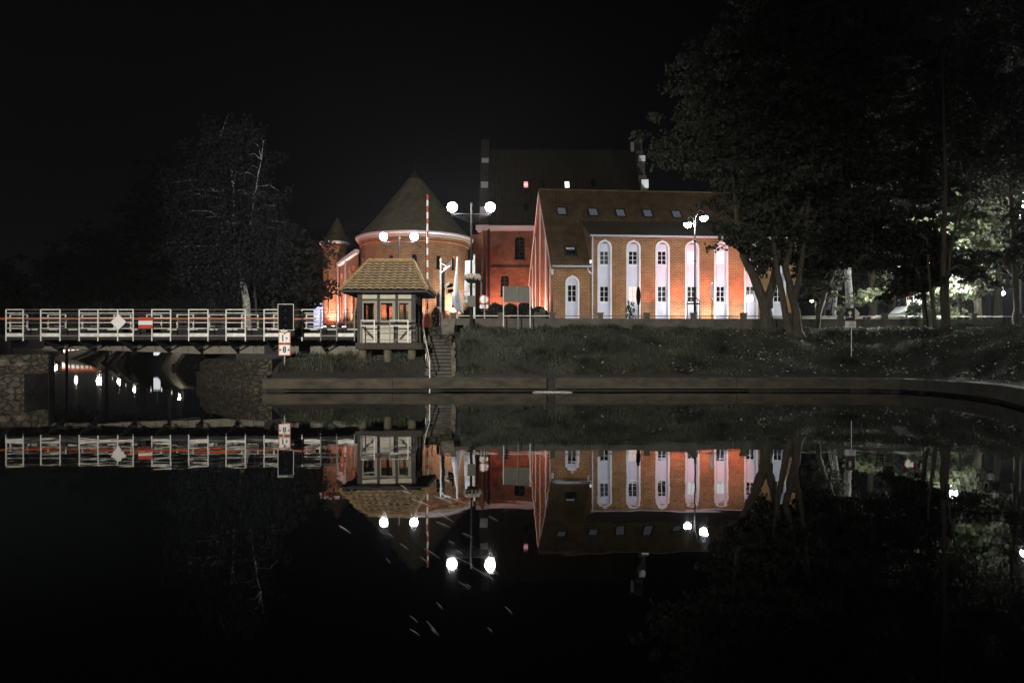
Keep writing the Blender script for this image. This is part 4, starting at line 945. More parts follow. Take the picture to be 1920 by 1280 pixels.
# ---------------------------------------------------------------- round tower
TX, TY, TZ, TR = PX(778, 62), 62.0, 3.1, 4.42
rt = thing('round_tower', 'wide round brick tower with broad conical roof behind the kiosk', 'tower', (TX, TY, TZ))
def cyl(R): return lambda u, z, d: ((R - d) * sin(u / R), -(R - d) * cos(u / R), z)
tz = lambda py, D=58: PZ(py, D) - TZ
cols = []
for a in (-62, -42, -17.5, 6.7, 32, 51, 75):
    cols.append((radians(a) * TR, .20, [(tz(575), tz(553), .2), (tz(504), tz(482), .2)]))
b_ = MB(); facade(b_, -pi*TR, pi*TR, -1, tz(441), cols, cyl(TR), .3, du=.4, seg=6); b_.build('wall', M['tower'], rt, uvr=TR)
for (uc, _, ops) in cols:
    for (za, zb, r) in ops:
        window(rt, uc, .2, za, zb + r, .2, cyl(TR), 2, 4, M['dpaint'], M['glass'], fw=.03, bar=.02)
        b_ = MB(); arch_ring(b_, uc, .2, za, zb, .2, .08, -.03, 0, cyl(TR), seg=6, legs=False); b_.mbox(uc-.28, uc+.28, za-.1, za, -.05, 0, cyl(TR)); b_.build('window_arch', M['gable'], rt)
zt = tz(434)
for (r0, z0, z1, mt) in ((.10, -.75, -.62, 'gable'), (.18, -.52, -.4, 'tower'), (.26, -.40, -.28, 'cream')):
    b_ = MB(); b_.lathe([(TR, zt+z0-.05), (TR+r0, zt+z0), (TR+r0, zt+z1), (TR, zt+z1)], 72); b_.build('brick_moulding', M[mt], rt, uvr=TR)
b_ = MB(); b_.lathe([(TR, zt-.28), (TR+.38, zt-.22), (TR+.45, zt-.1), (TR+.45, zt-.02), (TR+.36, zt), (TR+.2, zt)], 72); b_.build('gutter', M['zinc'], rt, smooth=True)
b_ = MB(); zap = PZ(321, 62) - TZ
b_.lathe([(TR+.32, zt-.02), (TR*.75, zt + (zap-zt)*.27), (TR*.42, zt + (zap-zt)*.60), (.55, zt + (zap-zt)*.89), (.05, zap)], 48); cn = b_.build('cone_roof', M['cone'], rt)
b_ = MB(); b_.lathe([(.62, zt + (zap-zt)*.875), (.52, zt + (zap-zt)*.90), (.05, zap + .05)], 24); b_.tube([(0, 0, zap), (0, 0, zap + .9)], .025, 6); b_.lathe([(0, zap+.15), (.09, zap+.25), (0, zap+.35)], 10); b_.tube([(-.12, 0, zap+.6), (.12, 0, zap+.6)], .015, 5); b_.build('finial', M['dpaint'], cn)
# corner turret
D = 75; UX, UR = PX(627.5, D), 1.15; tu = thing('corner_turret', 'slim round brick turret with pointed roof at the left end of the castle', 'tower', (UX, D, 3.6)); uz = lambda py: PZ(py, D - 1.1) - 3.6
b_ = MB(); facade(b_, -pi*UR, pi*UR, -1, uz(462), [(radians(-22)*UR, .1, [(uz(587), uz(560), 0), (uz(528), uz(507), 0), (uz(490), uz(477), 0)])], cyl(UR), .2, du=.25); b_.build('wall', M['tower'], tu, uvr=UR)
b_ = MB(); b_.mbox(radians(-22)*UR-.1, radians(-22)*UR+.1, uz(588), uz(476), .2, .22, cyl(UR)); b_.build('slit_window', M['glass'], tu)
b_ = MB(); b_.lathe([(UR, uz(463)), (UR+.12, uz(461.5)), (UR+.12, uz(459)), (UR+.2, uz(459)), (UR+.2, uz(456.5)), (UR, uz(456.5))], 32); b_.build('brick_moulding', M['gable'], tu, uvr=UR)
b_ = MB(); b_.lathe([(UR+.1, uz(457)), (UR+.34, uz(455.5)), (UR+.34, uz(452)), (UR, uz(451))], 32); b_.build('eaves_ring', M['white'], tu)
b_ = MB(); b_.lathe([(UR+.3, uz(452)), (UR*.8, uz(435)), (.05, uz(404))], 24, (.25, 0)); b_.build('cone_roof', M['cone'], tu)
# arcaded wing
p0, p1 = Vector((PX(631, 76), 76)), Vector((PX(672, 64.5), 64.5)); dv = p1 - p0; LW = dv.length
wg = thing('arcaded_wing', 'brick wing with tall white arched niches between turret and round tower', 'building', (p0.x, p0.y, 3.3), atan2(dv.y, dv.x))
WE = 10.25 - 3.3; ac = [1.2 + k*2.2 for k in range(5)]
b_ = MB(); facade(b_, 0, LW, -1, WE, [(c, .6, [(-.5, WE - 1.5, .7)]) for c in ac], planar, .25); b_.poly([(0, 8, -1), (0, 0, -1), (0, 0, WE), (0, 8, WE)]); b_.build('wall', M['gable'], wg)
for c in ac: b_ = MB(); b_.box(c-.6, c+.6, .2, .24, -.5, WE - .8); b_.build('arched_niche', M['white'], wg)
b_ = MB(); b_.box(-.3, LW + .1, -.35, .05, WE - .05, WE + .28); b_.build('cornice', M['white'], wg)
b_ = MB(); b_.poly([(-.3, -.3, WE+.28), (LW, -.3, WE+.28), (LW, 4, WE + 3.0), (-.3, 4, WE + 3.0)]); b_.poly([(LW, 8, WE), (-.3, 8, WE), (-.3, 4, WE + 3.0), (LW, 4, WE + 3.0)]); b_.poly([(-.3, 8, WE), (-.3, -.3, WE+.28), (-.3, 4, WE+3.0)]); b_.build('roof', M['cone'], wg)
b_ = MB()
for c in (2.3, 6.7): b_.tube([(c, -.2, WE), (c, -.15, -1)], .09, 8)
b_.build('downpipe', M['zinc'], wg)
# low shed left of turret
D = 81; sd = thing('white_outbuilding', 'small white walled outbuilding with dark tiled roof left of the turret', 'building', (PX(588, D), D, 3.9)); sz = lambda py: PZ(py, D) - 3.9
ww = PX(612, D) - PX(589, D)
b_ = MB(); b_.box(0, ww + 1.5, 0, 5, -1, sz(574)); b_.build('wall', M['white'], sd)
b_ = MB(); rm2 = roofmap(sz(573), radians(50)); ribbed(b_, -.3, ww + .1, -.2, 4.2, rm2, rib=.25); b_.build('roof', M['bigroof'], sd)
b_ = MB(); b_.box(-.3, ww, -.3, -.1, sz(572), sz(568.5)); b_.build('gutter', M['zinc'], sd)
window(sd, .6, .3, sz(602), sz(585), .0 - .03, planar, 2, 2, M['white'], M['glass'])

# ---------------------------------------------------------------- barrier pole, flagpoles, signal mast
D = 42; bo = thing('raised_barrier', 'raised red and white banded barrier pole standing upright beside the kiosk', 'barrier', (PX(801.5, D), D, 2.7))
zT = PZ(365, D) - 2.7; z = .7; k = 0; px_b = [365,375.5,386.5,398,410,419.5,433,445,456,465,478,488,501,511,523,534,547,556,568,580,592,604]
b_ = MB(); b_.box(-.18, .18, -.15, .15, 0, .9); b_.box(-.1, .1, -.2, .2, .9, 1.05); b_.build('base_cabinet', M['redpaint'], bo)
for mt, par in (('redpaint', 0), ('signw', 1)):
    b_ = MB()
    for k in range(len(px_b) - 1):
        if k % 2 == par: b_.tube([(0, 0, PZ(px_b[k+1], D) - 2.7), (0, 0, PZ(px_b[k], D) - 2.7)], .055, 10)
    b_.build('red_band' if par == 0 else 'white_band', M[mt], bo)
b_ = MB(); b_.tube([(-.11, 0, .9), (-.09, 0, zT - 1.2)], .012, 5); b_.build('stay_wire', M['dpaint'], bo)
def fpole(label, px, pyt, D, flag=None, gname=None):
    zg = 2.75; th = thing('flagpole', label, 'flagpole', (PX(px, D), D, zg)); zt_ = PZ(pyt, D) - zg
    b_ = MB(); b_.tube([(0,0,0), (0,0,zt_)], [.07, .05], 10); b_.lathe([(.05, zt_), (.08, zt_+.05), (.0, zt_+.12)], 10); b_.build('pole', M['wpaint'], th); return th, zt_
D = 45
fpole('bare white flagpole beside the dark signal mast', 826.5, 488, D)
f2, z2 = fpole('white flagpole with a limp white flag wrapped down its length', 857.5, 484, D)
f3, z3 = fpole('white flagpole carrying a long white banner on its left side', 889.5, 480, D)
V_ = []; Fq = []; nu, nv = 9, 26
for j in range(nv):
    f = j / (nv - 1); z = z2 - .1 - f * 3.0; wl = .05 + .30 * min(1, f*1.3) ** 1.3; wr = .03 + (.0 if f < .5 else (f - .5) * .75)
    if f > .85: wl *= (1 - (f-.85)*4.5)
    for i in range(nu):
        s_ = i / (nu - 1); x = -wl + (wl + wr) * s_; V_.append((x, .07 * sin(s_*9 + f*2) * min(1, f*2) - .06, z - (.25*s_ if f > .9 else 0)))
for j in range(nv-1):
    for i in range(nu-1): a = j*nu + i; Fq.append((a, a+1, a+nu+1, a+nu))
o = npmesh('flag', np.array(V_), np.array(Fq), M['cloth'], f2, smooth=True); so = o.modifiers.new('thickness', 'SOLIDIFY'); so.thickness = .008
V_ = []; Fq = []; nu, nv = 8, 20
za, zb2 = PZ(487, D) - 2.75, PZ(568, D) - 2.75; xw = PX(874, D) - PX(889.5, D)
for j in range(nv):
    f = j/(nv-1)
    for i in range(nu):
        s_ = i/(nu-1); V_.append((-.06 + (xw - .06 * f * 1.2) * (1-s_), .03*sin(f*7 + s_*5), za + (zb2-za)*f - .06*(1-s_)))
for j in range(nv-1):
    for i in range(nu-1): a = j*nu + i; Fq.append((a, a+nu, a+nu+1, a+1))
bn = npmesh('banner', np.array(V_), np.array(Fq), M['cloth'], f3, smooth=True); so = bn.modifiers.new('thickness', 'SOLIDIFY'); so.thickness = .008
b_ = MB()
for k in range(7): b_.box(xw*.7 + k*.055, xw*.7 + k*.055 + .022, -.06, -.056, PZ(542 - (k % 3), D) - 2.75, PZ(533, D) - 2.75)
b_.build('faint_lettering', M['gpaint'], bn)
# signal mast
D = 40; sm = thing('signal_mast', 'dark mast with slanted toothed bracket and two side facing signal lamps', 'signal mast', (PX(831, D), D, 2.7)); mz = lambda py: PZ(py, D) - 2.7; mx = lambda px: PX(px, D) - PX(831, D)
b_ = MB(); b_.tube([(0,0,0), (0,0,mz(505))], .085, 10)
for k in range(8): b_.tube([(0,0,.6+k*.38), (0,0,.66+k*.38)], .1, 10)
b_.build('mast', M['dpaint'], sm)
b_ = MB(); b_.tube([(mx(828), -.05, mz(511)), (mx(844), -.05, mz(498))], .045, 6); b_.tube([(mx(828), .1, mz(507)), (mx(844), .1, mz(494))], .04, 6); b_.tube([(mx(828), 0, mz(494)), (mx(837), 0, mz(499))], .03, 6)
for k in range(5): x = mx(838 + k*2.0); b_.tube([(x, 0, mz(506 - k*1.7)), (x, 0, mz(495 - k*2.0))], .022, 5)
b_.build('bracket', M['galv'], sm)
for py in (535.5, 546):
    b_ = MB(); b_.tube([(mx(838), 0, mz(py)), (mx(843), 0, mz(py))], .11, 12); b_.tube([(mx(843), 0, mz(py)), (mx(850), 0, mz(py) + .06)], [.12, .06], 12); b_.build('signal_head', M['black'], sm)
b_ = MB(); b_.extrude([(mx(834), mz(540)), (mx(843), mz(534)), (mx(843), mz(528)), (mx(834), mz(534))], (-.16, -.13), planar); b_.box(mx(837.5), mx(840), -.12, .0, mz(552), mz(541)); b_.tube([(0, 0, mz(544)), (mx(842), 0, mz(544))], .02, 5); b_.build('backplate', M['cream'], sm)
b_ = MB(); b_.tube([(PX(805, 40), 40, PZ(543, 40)), (PX(825, 40), 40, PZ(547, 40)), (PX(850, 40), 40, PZ(548.5, 40)), (PX(884, 35.5), 35.5, PZ(545, 35.5))], .012, 5)
tag(b_.build('cable', M['signw']), 'thin pale cable sagging from the mast to the lamp post', 'cable')

# ---------------------------------------------------------------- hotel forecourt things
D = 50; zg = hz(PX(1300, D), D) + .03; ag = thing('arched_kiosk_frame', 'black iron frame with arched glazed top in front of the hotel', 'iron shelter', (PX(1300, D), D, zg)); gz_ = lambda py: PZ(py, D) - zg
hw2 = .43
b_ = MB()
for sx in (-hw2, hw2): b_.box(sx-.03, sx+.03, -.03, .03, 0, gz_(570))
b_.box(-hw2, hw2, -.03, .03, gz_(571), gz_(568)); b_.tube([(hw2*cos(pi*k/12), 0, gz_(569) + .42*sin(pi*k/12)) for k in range(13)], .03, 6)
for k in range(1, 6): x = -hw2 + k*hw2/3; b_.tube([(x, 0, gz_(569)), (x, 0, gz_(569) + .42*sqrt(max(0, 1-(x/hw2)**2)))], .014, 5)
b_.lathe([(0, gz_(556)), (.07, gz_(555)), (0, gz_(551))], 8); b_.build('frame', M['dpaint'], ag)
b_ = MB(); b_.box(-hw2+.03, hw2-.03, .05, .07, .1, gz_(572)); b_.build('pane', M['thin'], ag)
def parasol(label, px, D, pyt, pyb, mat, r, tilt=0):
    zg = hz(PX(px, D), D) + .03; th = thing('folded_parasol', label, 'parasol', (PX(px, D), D, zg)); zz = lambda py: PZ(py, D) - zg
    b_ = MB(); b_.tube([(0,0,0), (0,0,zz(pyt))], .03, 8); b_.lathe([(.25, 0), (.25, .06), (.05, .1)], 12, caps=True); b_.build('pole', M['dpaint'], th)
    b_ = MB(); L = zz(pyt) - zz(pyb); n = 18; i0 = 0
    for k in range(12):
        f = k/11; rr = r * (.15 + .85*sin(pi*min(1, f*.9+.05))**.7) if f > 0 else .02
        for j in range(n): a = 2*pi*j/n; q = rr*(1 + .18*(j % 2)); b_.v.append((q*cos(a), q*sin(a), zz(pyt) - L*f))
    for k in range(11):
        for j in range(n): b_.f.append((k*n+j, k*n+(j+1) % n, (k+1)*n+(j+1) % n, (k+1)*n+j))
    b_.build('folded_canopy', mat, th)
parasol('closed black parasol standing before the second hotel bay', 1197, 50, 537, 572, M['black'], .13)
parasol('closed white parasol between two right hand hotel bays', 1335, 52, 528, 562, M['cloth'], .11)

# ---------------------------------------------------------------- floodlights
def flood(label, x, y, aim, power, col, ang=110, z=None, blend=.6, group=None, low=0):
    z = (hz(x, y) if z is None else z) + .6; th = thing('floodlight', label, 'floodlight', (x, y, z))
    b_ = MB(); b_.box(-.16, .16, -.1, .1, .08, .26); b_.box(-.2, -.17, -.02, .02, -.05, .2); b_.box(.17, .2, -.02, .02, -.05, .2); b_.box(-.2, .2, -.02, .02, -.08, -.05); b_.box(-.04, .04, -.04, .04, -.75, -.08); b_.build('housing', M['dpaint'], th)
    b_ = MB(); b_.box(-.13, .13, -.07, .07, .262, .275); b_.build('lens', M['flood'], th)
    add_light('flood_lamp', 'SPOT', (x, y, z + .36), power, col, th, aim, ang, blend, .08)
    if low: add_light('flood_lamp', 'SPOT', (x, y, z + .36), low, (1, .8, .78), th, (aim[0], aim[1], z + 1.6), 100, 1, .1)
RED, WARM, NEUT = (1, .15, .10), (1, .62, .42), (1, .93, .88)
def hw_(u, v, z=0): p = Vector((HX, HY)) + Vector((cos(ANG), sin(ANG))) * u + Vector((-sin(ANG), cos(ANG))) * v; return (p.x, p.y, z)
for k, (px, dist, pw_, col) in enumerate(((1270, 1.2, 1500, RED), (1325, 1.2, 2000, RED), (1380, 1.2, 2200, RED), (1216, 1.1, 700, RED), (1161, .8, 110, RED))):
    u = u_of(px); p = hw_(u, -dist); q = hw_(u + .1, .2, 8)
    flood('floodlight on the ground before the hotel wall, ' + ['between third and fourth arched bays', 'between fourth and fifth arched bays', 'right of the fifth arched bay', 'between second and third arched bays', 'between first and second arched bays'][k], p[0], p[1], q, pw_, col, 50, blend=1, low=(380, 500, 300, 60, 0)[k])
for k, (v, d_, pw_, col) in enumerate(((3.2, 1.1, 1100, (1, .5, .4)), (8, 1.3, 1300, (1, .45, .33)), (13, 1.2, 1300, (1, .5, .4)))):
    p = hw_(-d_, v); q = hw_(.3, v, 9)
    flood(('front', 'middle', 'rear')[k] + ' floodlight at the foot of the hotel gable wall behind the hedge', p[0], p[1], q, pw_, col, 130)
for k, (a, d_, pw_, col) in enumerate(((51, 1.2, 2200, (1, .78, .7)), (12, 1.1, 550, (1, .6, .5)), (-60, 1.6, 900, RED), (-24, 1.5, 1000, (1, .3, .24)))):
    ar = radians(a); x, y = TX + (TR + d_)*sin(ar), TY - (TR + d_)*cos(ar)
    flood(('right', 'centre', 'left', 'left of centre')[k] + ' floodlight at the foot of the round tower', x, y, (TX + TR*sin(ar), TY - TR*cos(ar), 9), pw_, col, 125)
flood('floodlight at the foot of the slim corner turret', UX - .6, 71.9, (UX, 75, 9), 650, RED, 110)
nv_ = Vector((dv.y, -dv.x)).normalized() if True else None
for k, f in enumerate((.25, .7)):
    p = p0 + dv * f + nv_ * -1.6 if (p0 + nv_).x > p0.x + 10 else p0 + dv * f + Vector((dv.y, -dv.x)).normalized() * 1.6
    q = p0 + dv * f
    flood(('far', 'near')[k] + ' floodlight at the foot of the white arched wing', p.x, p.y, (q.x, q.y, 10), 2000, (1, .7, .62), 130)
flood('floodlight on the lawn before the castle wall beside the hedge', PX(928, 85.6), 85.6, (PX(930, 88), 88.3, 9.5), 3400, (1, .42, .34), 120)
flood('second floodlight on the lawn before the castle wall behind the sign board', PX(975, 85.8), 85.8, (PX(975, 88), 88.5, 9.5), 1500, RED, 120)
# added spots without fixtures, lighting both castle gables
add_light('gable_spot', 'SPOT', (CX0 + CW + 3.5, CY0 - 1.5, 17.5), 2600, (.95, 1, .92), ca, (CX0 + CW, CY0 + 4, 25), 60, .8, .1)
add_light('gable_spot', 'SPOT', (CX0 - 1.5, CY0 - 4.0, 14.5), 260, (.95, .95, 1), ca, (CX0 + .5, CY0 + 3, 24), 50, .8, .1)
add_light('shed_lamp', 'POINT', (PX(600, 79), 79, 5.6), 420, (.55, .6, 1), sd, radius=.15)

# lamp assumed on the near bank behind the camera: it lights the bridge, kiosk and quay
nl = arm_lamp('street lamp assumed on the near bank behind the viewer', -9, -7, hz(-9, -7), ((.7, 8.6),), 'win_dim')
add_light('unseen_near_lamp', 'SPOT', (-8.3, -7, 8.0), 62000, (1, .96, .88), nl, (-9.0, 33, -1.6), 70, 1, .12)
add_light('unseen_near_lamp', 'POINT', (-8.3, -7, 7.9), 2500, (1, .96, .9), nl, radius=.15)  # downlight added to brighten the streak straws

nr2 = arm_lamp('second street lamp added unseen on the near bank, right of the viewer', 13.5, -7, hz(13.5, -7), ((-.7, 8.2),), 'win_dim')  # unseen lamp added to brighten the right trunks, bank and quay
add_light('unseen_near_lamp', 'SPOT', (12.8, -7, 7.7), 14000, (1, .97, .93), nr2, (15.5, 33, -1.2), 46, 1, .12)  # spot of the added unseen lamp, brightens the right side
# ---------------------------------------------------------------- vegetation
def blobs_px(lst, D):  # (px, py, r_px, dD)
    return [(PX(a, D + dd), D + dd, PZ(c, D + dd), r * (D + dd) / F) for a, c, r, dd in lst]
def tree(label, name, trunks, blobs, ncl, per, lsize, lmat, bmat, cat='tree', group=None, spread=.42, droop=0, nbr=60, hollow=.35):
    root = thing(name, label, cat, trunks[0][0][0], group=group); o = Vector(root.location)
    b_ = MB(); main = []
    for pts, rad in trunks:
        P_ = [Vector(p) - o for p in pts]; fine = []; rr = []
        for i in range(len(P_) - 1):
            for k in range(3):
                f = k/3; q = P_[i].lerp(P_[i+1], f); w_ = .03 if (i or k) else 0
                fine.append(q + Vector((random.uniform(-w_, w_), random.uniform(-w_, w_), 0))); rr.append(rad[i] + (rad[i+1]-rad[i])*f)
        fine.append(P_[-1]); rr.append(rad[-1]); rr[0] *= 1.35; b_.tube(fine, rr, 9); main += fine[2:]
    b_.build('trunk', M[bmat], root, smooth=True)
    vol = np.array([b[3]**2.2 for b in blobs]); pr = vol / vol.sum(); full = ncl; ncl = max(8, ncl // 9); idx = RNG.choice(len(blobs), ncl, p=pr); B = np.array(blobs)[idx]
    dirs = RNG.normal(size=(ncl, 3)); dirs /= np.linalg.norm(dirs, axis=1, keepdims=True)
    rad = B[:, 3:4] * (hollow + (1 - hollow) * RNG.uniform(0, 1, (ncl, 1)) ** .5) * RNG.uniform(.85, 1.12, (ncl, 1))
    Cc = B[:, :3] + dirs * rad * np.array([1, 1, 1.05]); Cc = Cc - np.array(o)
    if not droop:
        k9 = full // ncl; ax_ = Cc - np.array(main[len(main) // 2]); ax_[:, 2] *= .35; ax_ /= np.linalg.norm(ax_, axis=1, keepdims=True) + 1e-6
        along = RNG.normal(size=(ncl, k9, 1)) * spread * 2.0
        Cc = (Cc[:, None, :] + ax_[:, None, :] * along + RNG.normal(size=(ncl, k9, 3)) * spread * np.array([1.25, 1.25, .55]) - np.array([0, 0, 1]) * np.abs(along) * .18).reshape(-1, 3); ncl = len(Cc); RNG.shuffle(Cc)
        off = RNG.normal(size=(ncl, per, 3)) * spread * .62 * np.array([1, 1, .5]) * RNG.uniform(.5, 1.3, (ncl, 1, 1))
    else:
        k9 = full // ncl; Cc = (Cc[:, None, :] + RNG.normal(size=(ncl, k9, 3)) * spread * np.array([.9, .9, .8])).reshape(-1, 3); ncl = len(Cc); RNG.shuffle(Cc)
        off = RNG.normal(size=(ncl, per, 3)) * spread * np.array([1, 1, .55])
    if droop: off[:, :, 2] = -np.abs(off[:, :, 2]) * droop; off[:, :, :2] *= .35
    L = (Cc[:, None, :] + off).reshape(-1, 3)
    ok = (L[:, 2] + o.z) > 2.9; L = L[ok]
    leaves('foliage', L, lsize, M[lmat], root, droop=1.2 if droop else .3)
    q_ = MB(); mp = main
    for k in range(min(nbr, ncl)):
        c = Vector(Cc[k]); a = min(mp, key=lambda p: (p - c).length + (2 if p.z > c.z else 0)); mid = a.lerp(c, .5) + Vector((random.uniform(-.2, .2), random.uniform(-.2, .2), .25)); L_ = (c - a).length
        if L_ > 3.4 and not droop: continue
        q_.tube([a, mid, c], [.012 + .012*L_, .012 + .006*L_, .006], 5, caps=False)
    q_.build('branches', M[bmat], root, smooth=True)
    return root
# right-hand maples
x0 = PX(1437, 35.2)
def P3(px, py, D): return (PX(px, D), D, PZ(py, D))
def base(px, D): return (PX(px, D), D, hz(PX(px, D), D) - .15)
tree('big forked maple whose leaves hang over the right end of the hotel', 'maple_tree',
     [([base(1440, 35.2), P3(1437, 580, 35.2), P3(1418, 530, 35.2), P3(1395, 480, 35), P3(1385, 430, 35), P3(1370, 300, 35)], [.36, .27, .22, .17, .13, .05]),
      ([P3(1437, 575, 35.2), P3(1450, 530, 35.3), P3(1462, 470, 35.4), P3(1470, 350, 36), P3(1462, 200, 36), P3(1440, 80, 36.5)], [.24, .19, .17, .13, .08, .03])],
     blobs_px([(1330,230,75,0),(1290,150,42,1),(1300,285,48,-.5),(1375,385,42,0),(1360,120,70,1),(1420,60,80,2),(1420,220,110,0),(1440,380,72,-1),(1385,470,38,-1.2),(1358,495,26,-1.5),(1345,455,22,-1.5),(1500,300,110,1),(1500,100,110,2),(1480,430,70,0),(1500,-40,120,2),(1262,300,26,0)], 35.5),
     1500, 46, .15, 'leaf', 'bark', spread=.33, nbr=160)
tree('pair of leaning trunks side by side in front of the parapet wall', 'maple_tree',
     [([base(1483, 34.2), P3(1474, 590, 34.3), P3(1462, 530, 34.5), P3(1452, 470, 34.8), P3(1450, 330, 35)], [.2, .15, .14, .12, .05]),
      ([base(1499, 34.0), P3(1493, 590, 34.2), P3(1484, 545, 34.4), P3(1472, 500, 34.6), P3(1490, 430, 35), P3(1545, 280, 35.5), P3(1575, 120, 36), P3(1570, -40, 36.5)], [.24, .19, .17, .15, .12, .09, .06, .03]),
      ([P3(1490, 560, 34.3), P3(1500, 510, 34.5), P3(1510, 440, 35), P3(1530, 250, 36), P3(1500, 90, 36.5)], [.15, .12, .1, .07, .03])],
     blobs_px([(1560,260,110,1),(1600,120,120,2),(1580,400,85,1),(1530,480,45,2),(1560,-20,130,3),(1640,360,70,2)], 35),
     1000, 44, .15, 'leaf_d', 'bark', spread=.36, nbr=90)
tree('slender dark tree rising on the bank with lamp lit leaves right of it', 'park_tree',
     [([base(1768, 32.7), P3(1771, 600, 32.9), P3(1768, 500, 33), P3(1772, 400, 33), P3(1771, 250, 33.5), P3(1765, 90, 34)], [.2, .14, .12, .1, .07, .03]),
      ([base(1759, 32.9), P3(1752, 610, 33), P3(1745, 540, 33.2), P3(1738, 450, 33.5)], [.12, .09, .07, .04]),
      ([P3(1778, 625, 32.9), P3(1775, 560, 33), P3(1781, 480, 33.2), P3(1800, 380, 33.5)], [.1, .08, .06, .03])],
     blobs_px([(1740,430,60,1),(1700,500,50,2),(1690,390,70,2),(1760,310,80,2),(1780,480,40,3),(1720,240,90,3),(1660,470,40,3),(1820,200,100,3),(1800,500,26,2.5),(1812,520,18,2)], 34),
     800, 44, .14, 'leaf_d', 'bark', spread=.35, nbr=90)
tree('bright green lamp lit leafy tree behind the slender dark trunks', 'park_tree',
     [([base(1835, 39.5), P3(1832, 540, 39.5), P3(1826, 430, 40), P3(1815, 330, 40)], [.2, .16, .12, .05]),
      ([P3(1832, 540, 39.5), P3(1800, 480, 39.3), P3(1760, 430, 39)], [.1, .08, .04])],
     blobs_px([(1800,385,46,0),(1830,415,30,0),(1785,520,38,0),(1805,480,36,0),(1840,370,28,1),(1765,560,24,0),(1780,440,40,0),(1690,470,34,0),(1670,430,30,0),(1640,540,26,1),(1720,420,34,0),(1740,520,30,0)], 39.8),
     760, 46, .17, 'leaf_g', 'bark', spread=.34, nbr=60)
tree('dark tree leaning at the right edge beside the parapet wall', 'park_tree',
     [([base(1903, 35.4), P3(1906, 580, 35.5), P3(1904, 520, 35.6), P3(1895, 400, 36), P3(1890, 200, 36)], [.17, .13, .12, .1, .04])],
     blobs_px([(1890,460,50,0),(1900,330,70,1),(1870,250,80,1),(1930,420,60,1),(1880,120,110,2),(1930,520,40,1),(1860,510,30,1)], 36),
     650, 44, .15, 'leaf_d', 'bark', spread=.36, nbr=70)
tree('thin tree with a bent trunk against the wall between the maples and the arrow sign', 'park_tree',
     [([base(1739, 33.6), P3(1735, 600, 33.8), P3(1732, 540, 34), P3(1715, 500, 34.2)], [.14, .1, .08, .03])],
     blobs_px([(1715,520,22,1),(1730,500,26,1),(1700,560,16,.5)], 34), 90, 40, .14, 'leaf_d', 'bark', spread=.3, nbr=20)
tree('single dark stem just behind the wall right of the paired trunks', 'park_tree',
     [([base(1532, 36.0-.5), P3(1535, 590, 35.6), P3(1545, 555, 36.5), P3(1560, 520, 37.5), P3(1566, 450, 38)], [.14, .12, .1, .09, .05])],
     blobs_px([(1560,500,40,2),(1545,540,18,1),(1590,450,55,3),(1530,560,15,3)], 37), 220, 42, .15, 'leaf', 'bark', spread=.3, nbr=30)
tree('pale grey trunk lit from the street behind the arrow sign', 'park_tree',
     [([base(1594, 46), P3(1592, 560, 46), P3(1589, 500, 46), P3(1590, 440, 46), P3(1600, 300, 46)], [.26, .22, .2, .15, .06])],
     blobs_px([(1600,380,70,0),(1650,330,80,1),(1560,330,70,1),(1620,220,100,2)], 46), 420, 44, .17, 'leaf_d', 'palebark', spread=.45, nbr=40)
tree('slim pale forked trunk behind the parapet wall left of the arrow sign', 'park_tree',
     [([base(1563, 48), P3(1564, 580, 48), P3(1567, 540, 48), P3(1575, 500, 48)], [.15, .13, .12, .06]), ([P3(1553, 580, 47), P3(1560, 545, 47), P3(1572, 515, 47)], [.1, .09, .05])],
     blobs_px([(1570,470,40,0),(1560,420,50,1)], 48), 160, 42, .17, 'leaf_d', 'palebark', spread=.4, nbr=20)
# park trees in the background, right
ORD = ['leftmost', 'second from the left', 'third from the left', 'fourth from the left', 'fifth from the left', 'sixth from the left', 'seventh from the left', 'eighth from the left', 'ninth from the left', 'tenth from the left', 'third from the right', 'second from the right', 'rightmost']
bk = 'large dark park tree far behind the parapet wall, '
pk = sorted([1635, 1670, 1540, 1735, 1800, 1870, 1930, 1990, 1460, 1590, 1720, 1850, 2080])
for k, (px, D, h_) in enumerate(((1635, 62, 330), (1670, 74, 300), (1540, 80, 330), (1735, 66, 260), (1800, 78, 240), (1870, 64, 260), (1930, 76, 200), (1990, 62, 150), (1460, 92, 420), (1590, 95, 350), (1720, 98, 300), (1850, 100, 300), (2080, 74, 160))):
    bl = [(px + random.uniform(-50, 50), h_ + random.uniform(-20, 160), random.uniform(55, 85) * 60 / D, random.uniform(-2, 2)) for _ in range(7)]
    tree(bk + ORD[pk.index(px)] + ' of its row', 'park_tree', [([base(px, D), P3(px + 3, 560, D), P3(px - 4, 480, D), P3(px + 5, h_ + 60, D)], [.38, .3, .25, .08])], blobs_px(bl, D), 300, 36, .26, 'leaf_d', 'bark', group='dark park trees far behind the wall', spread=.7, nbr=25)
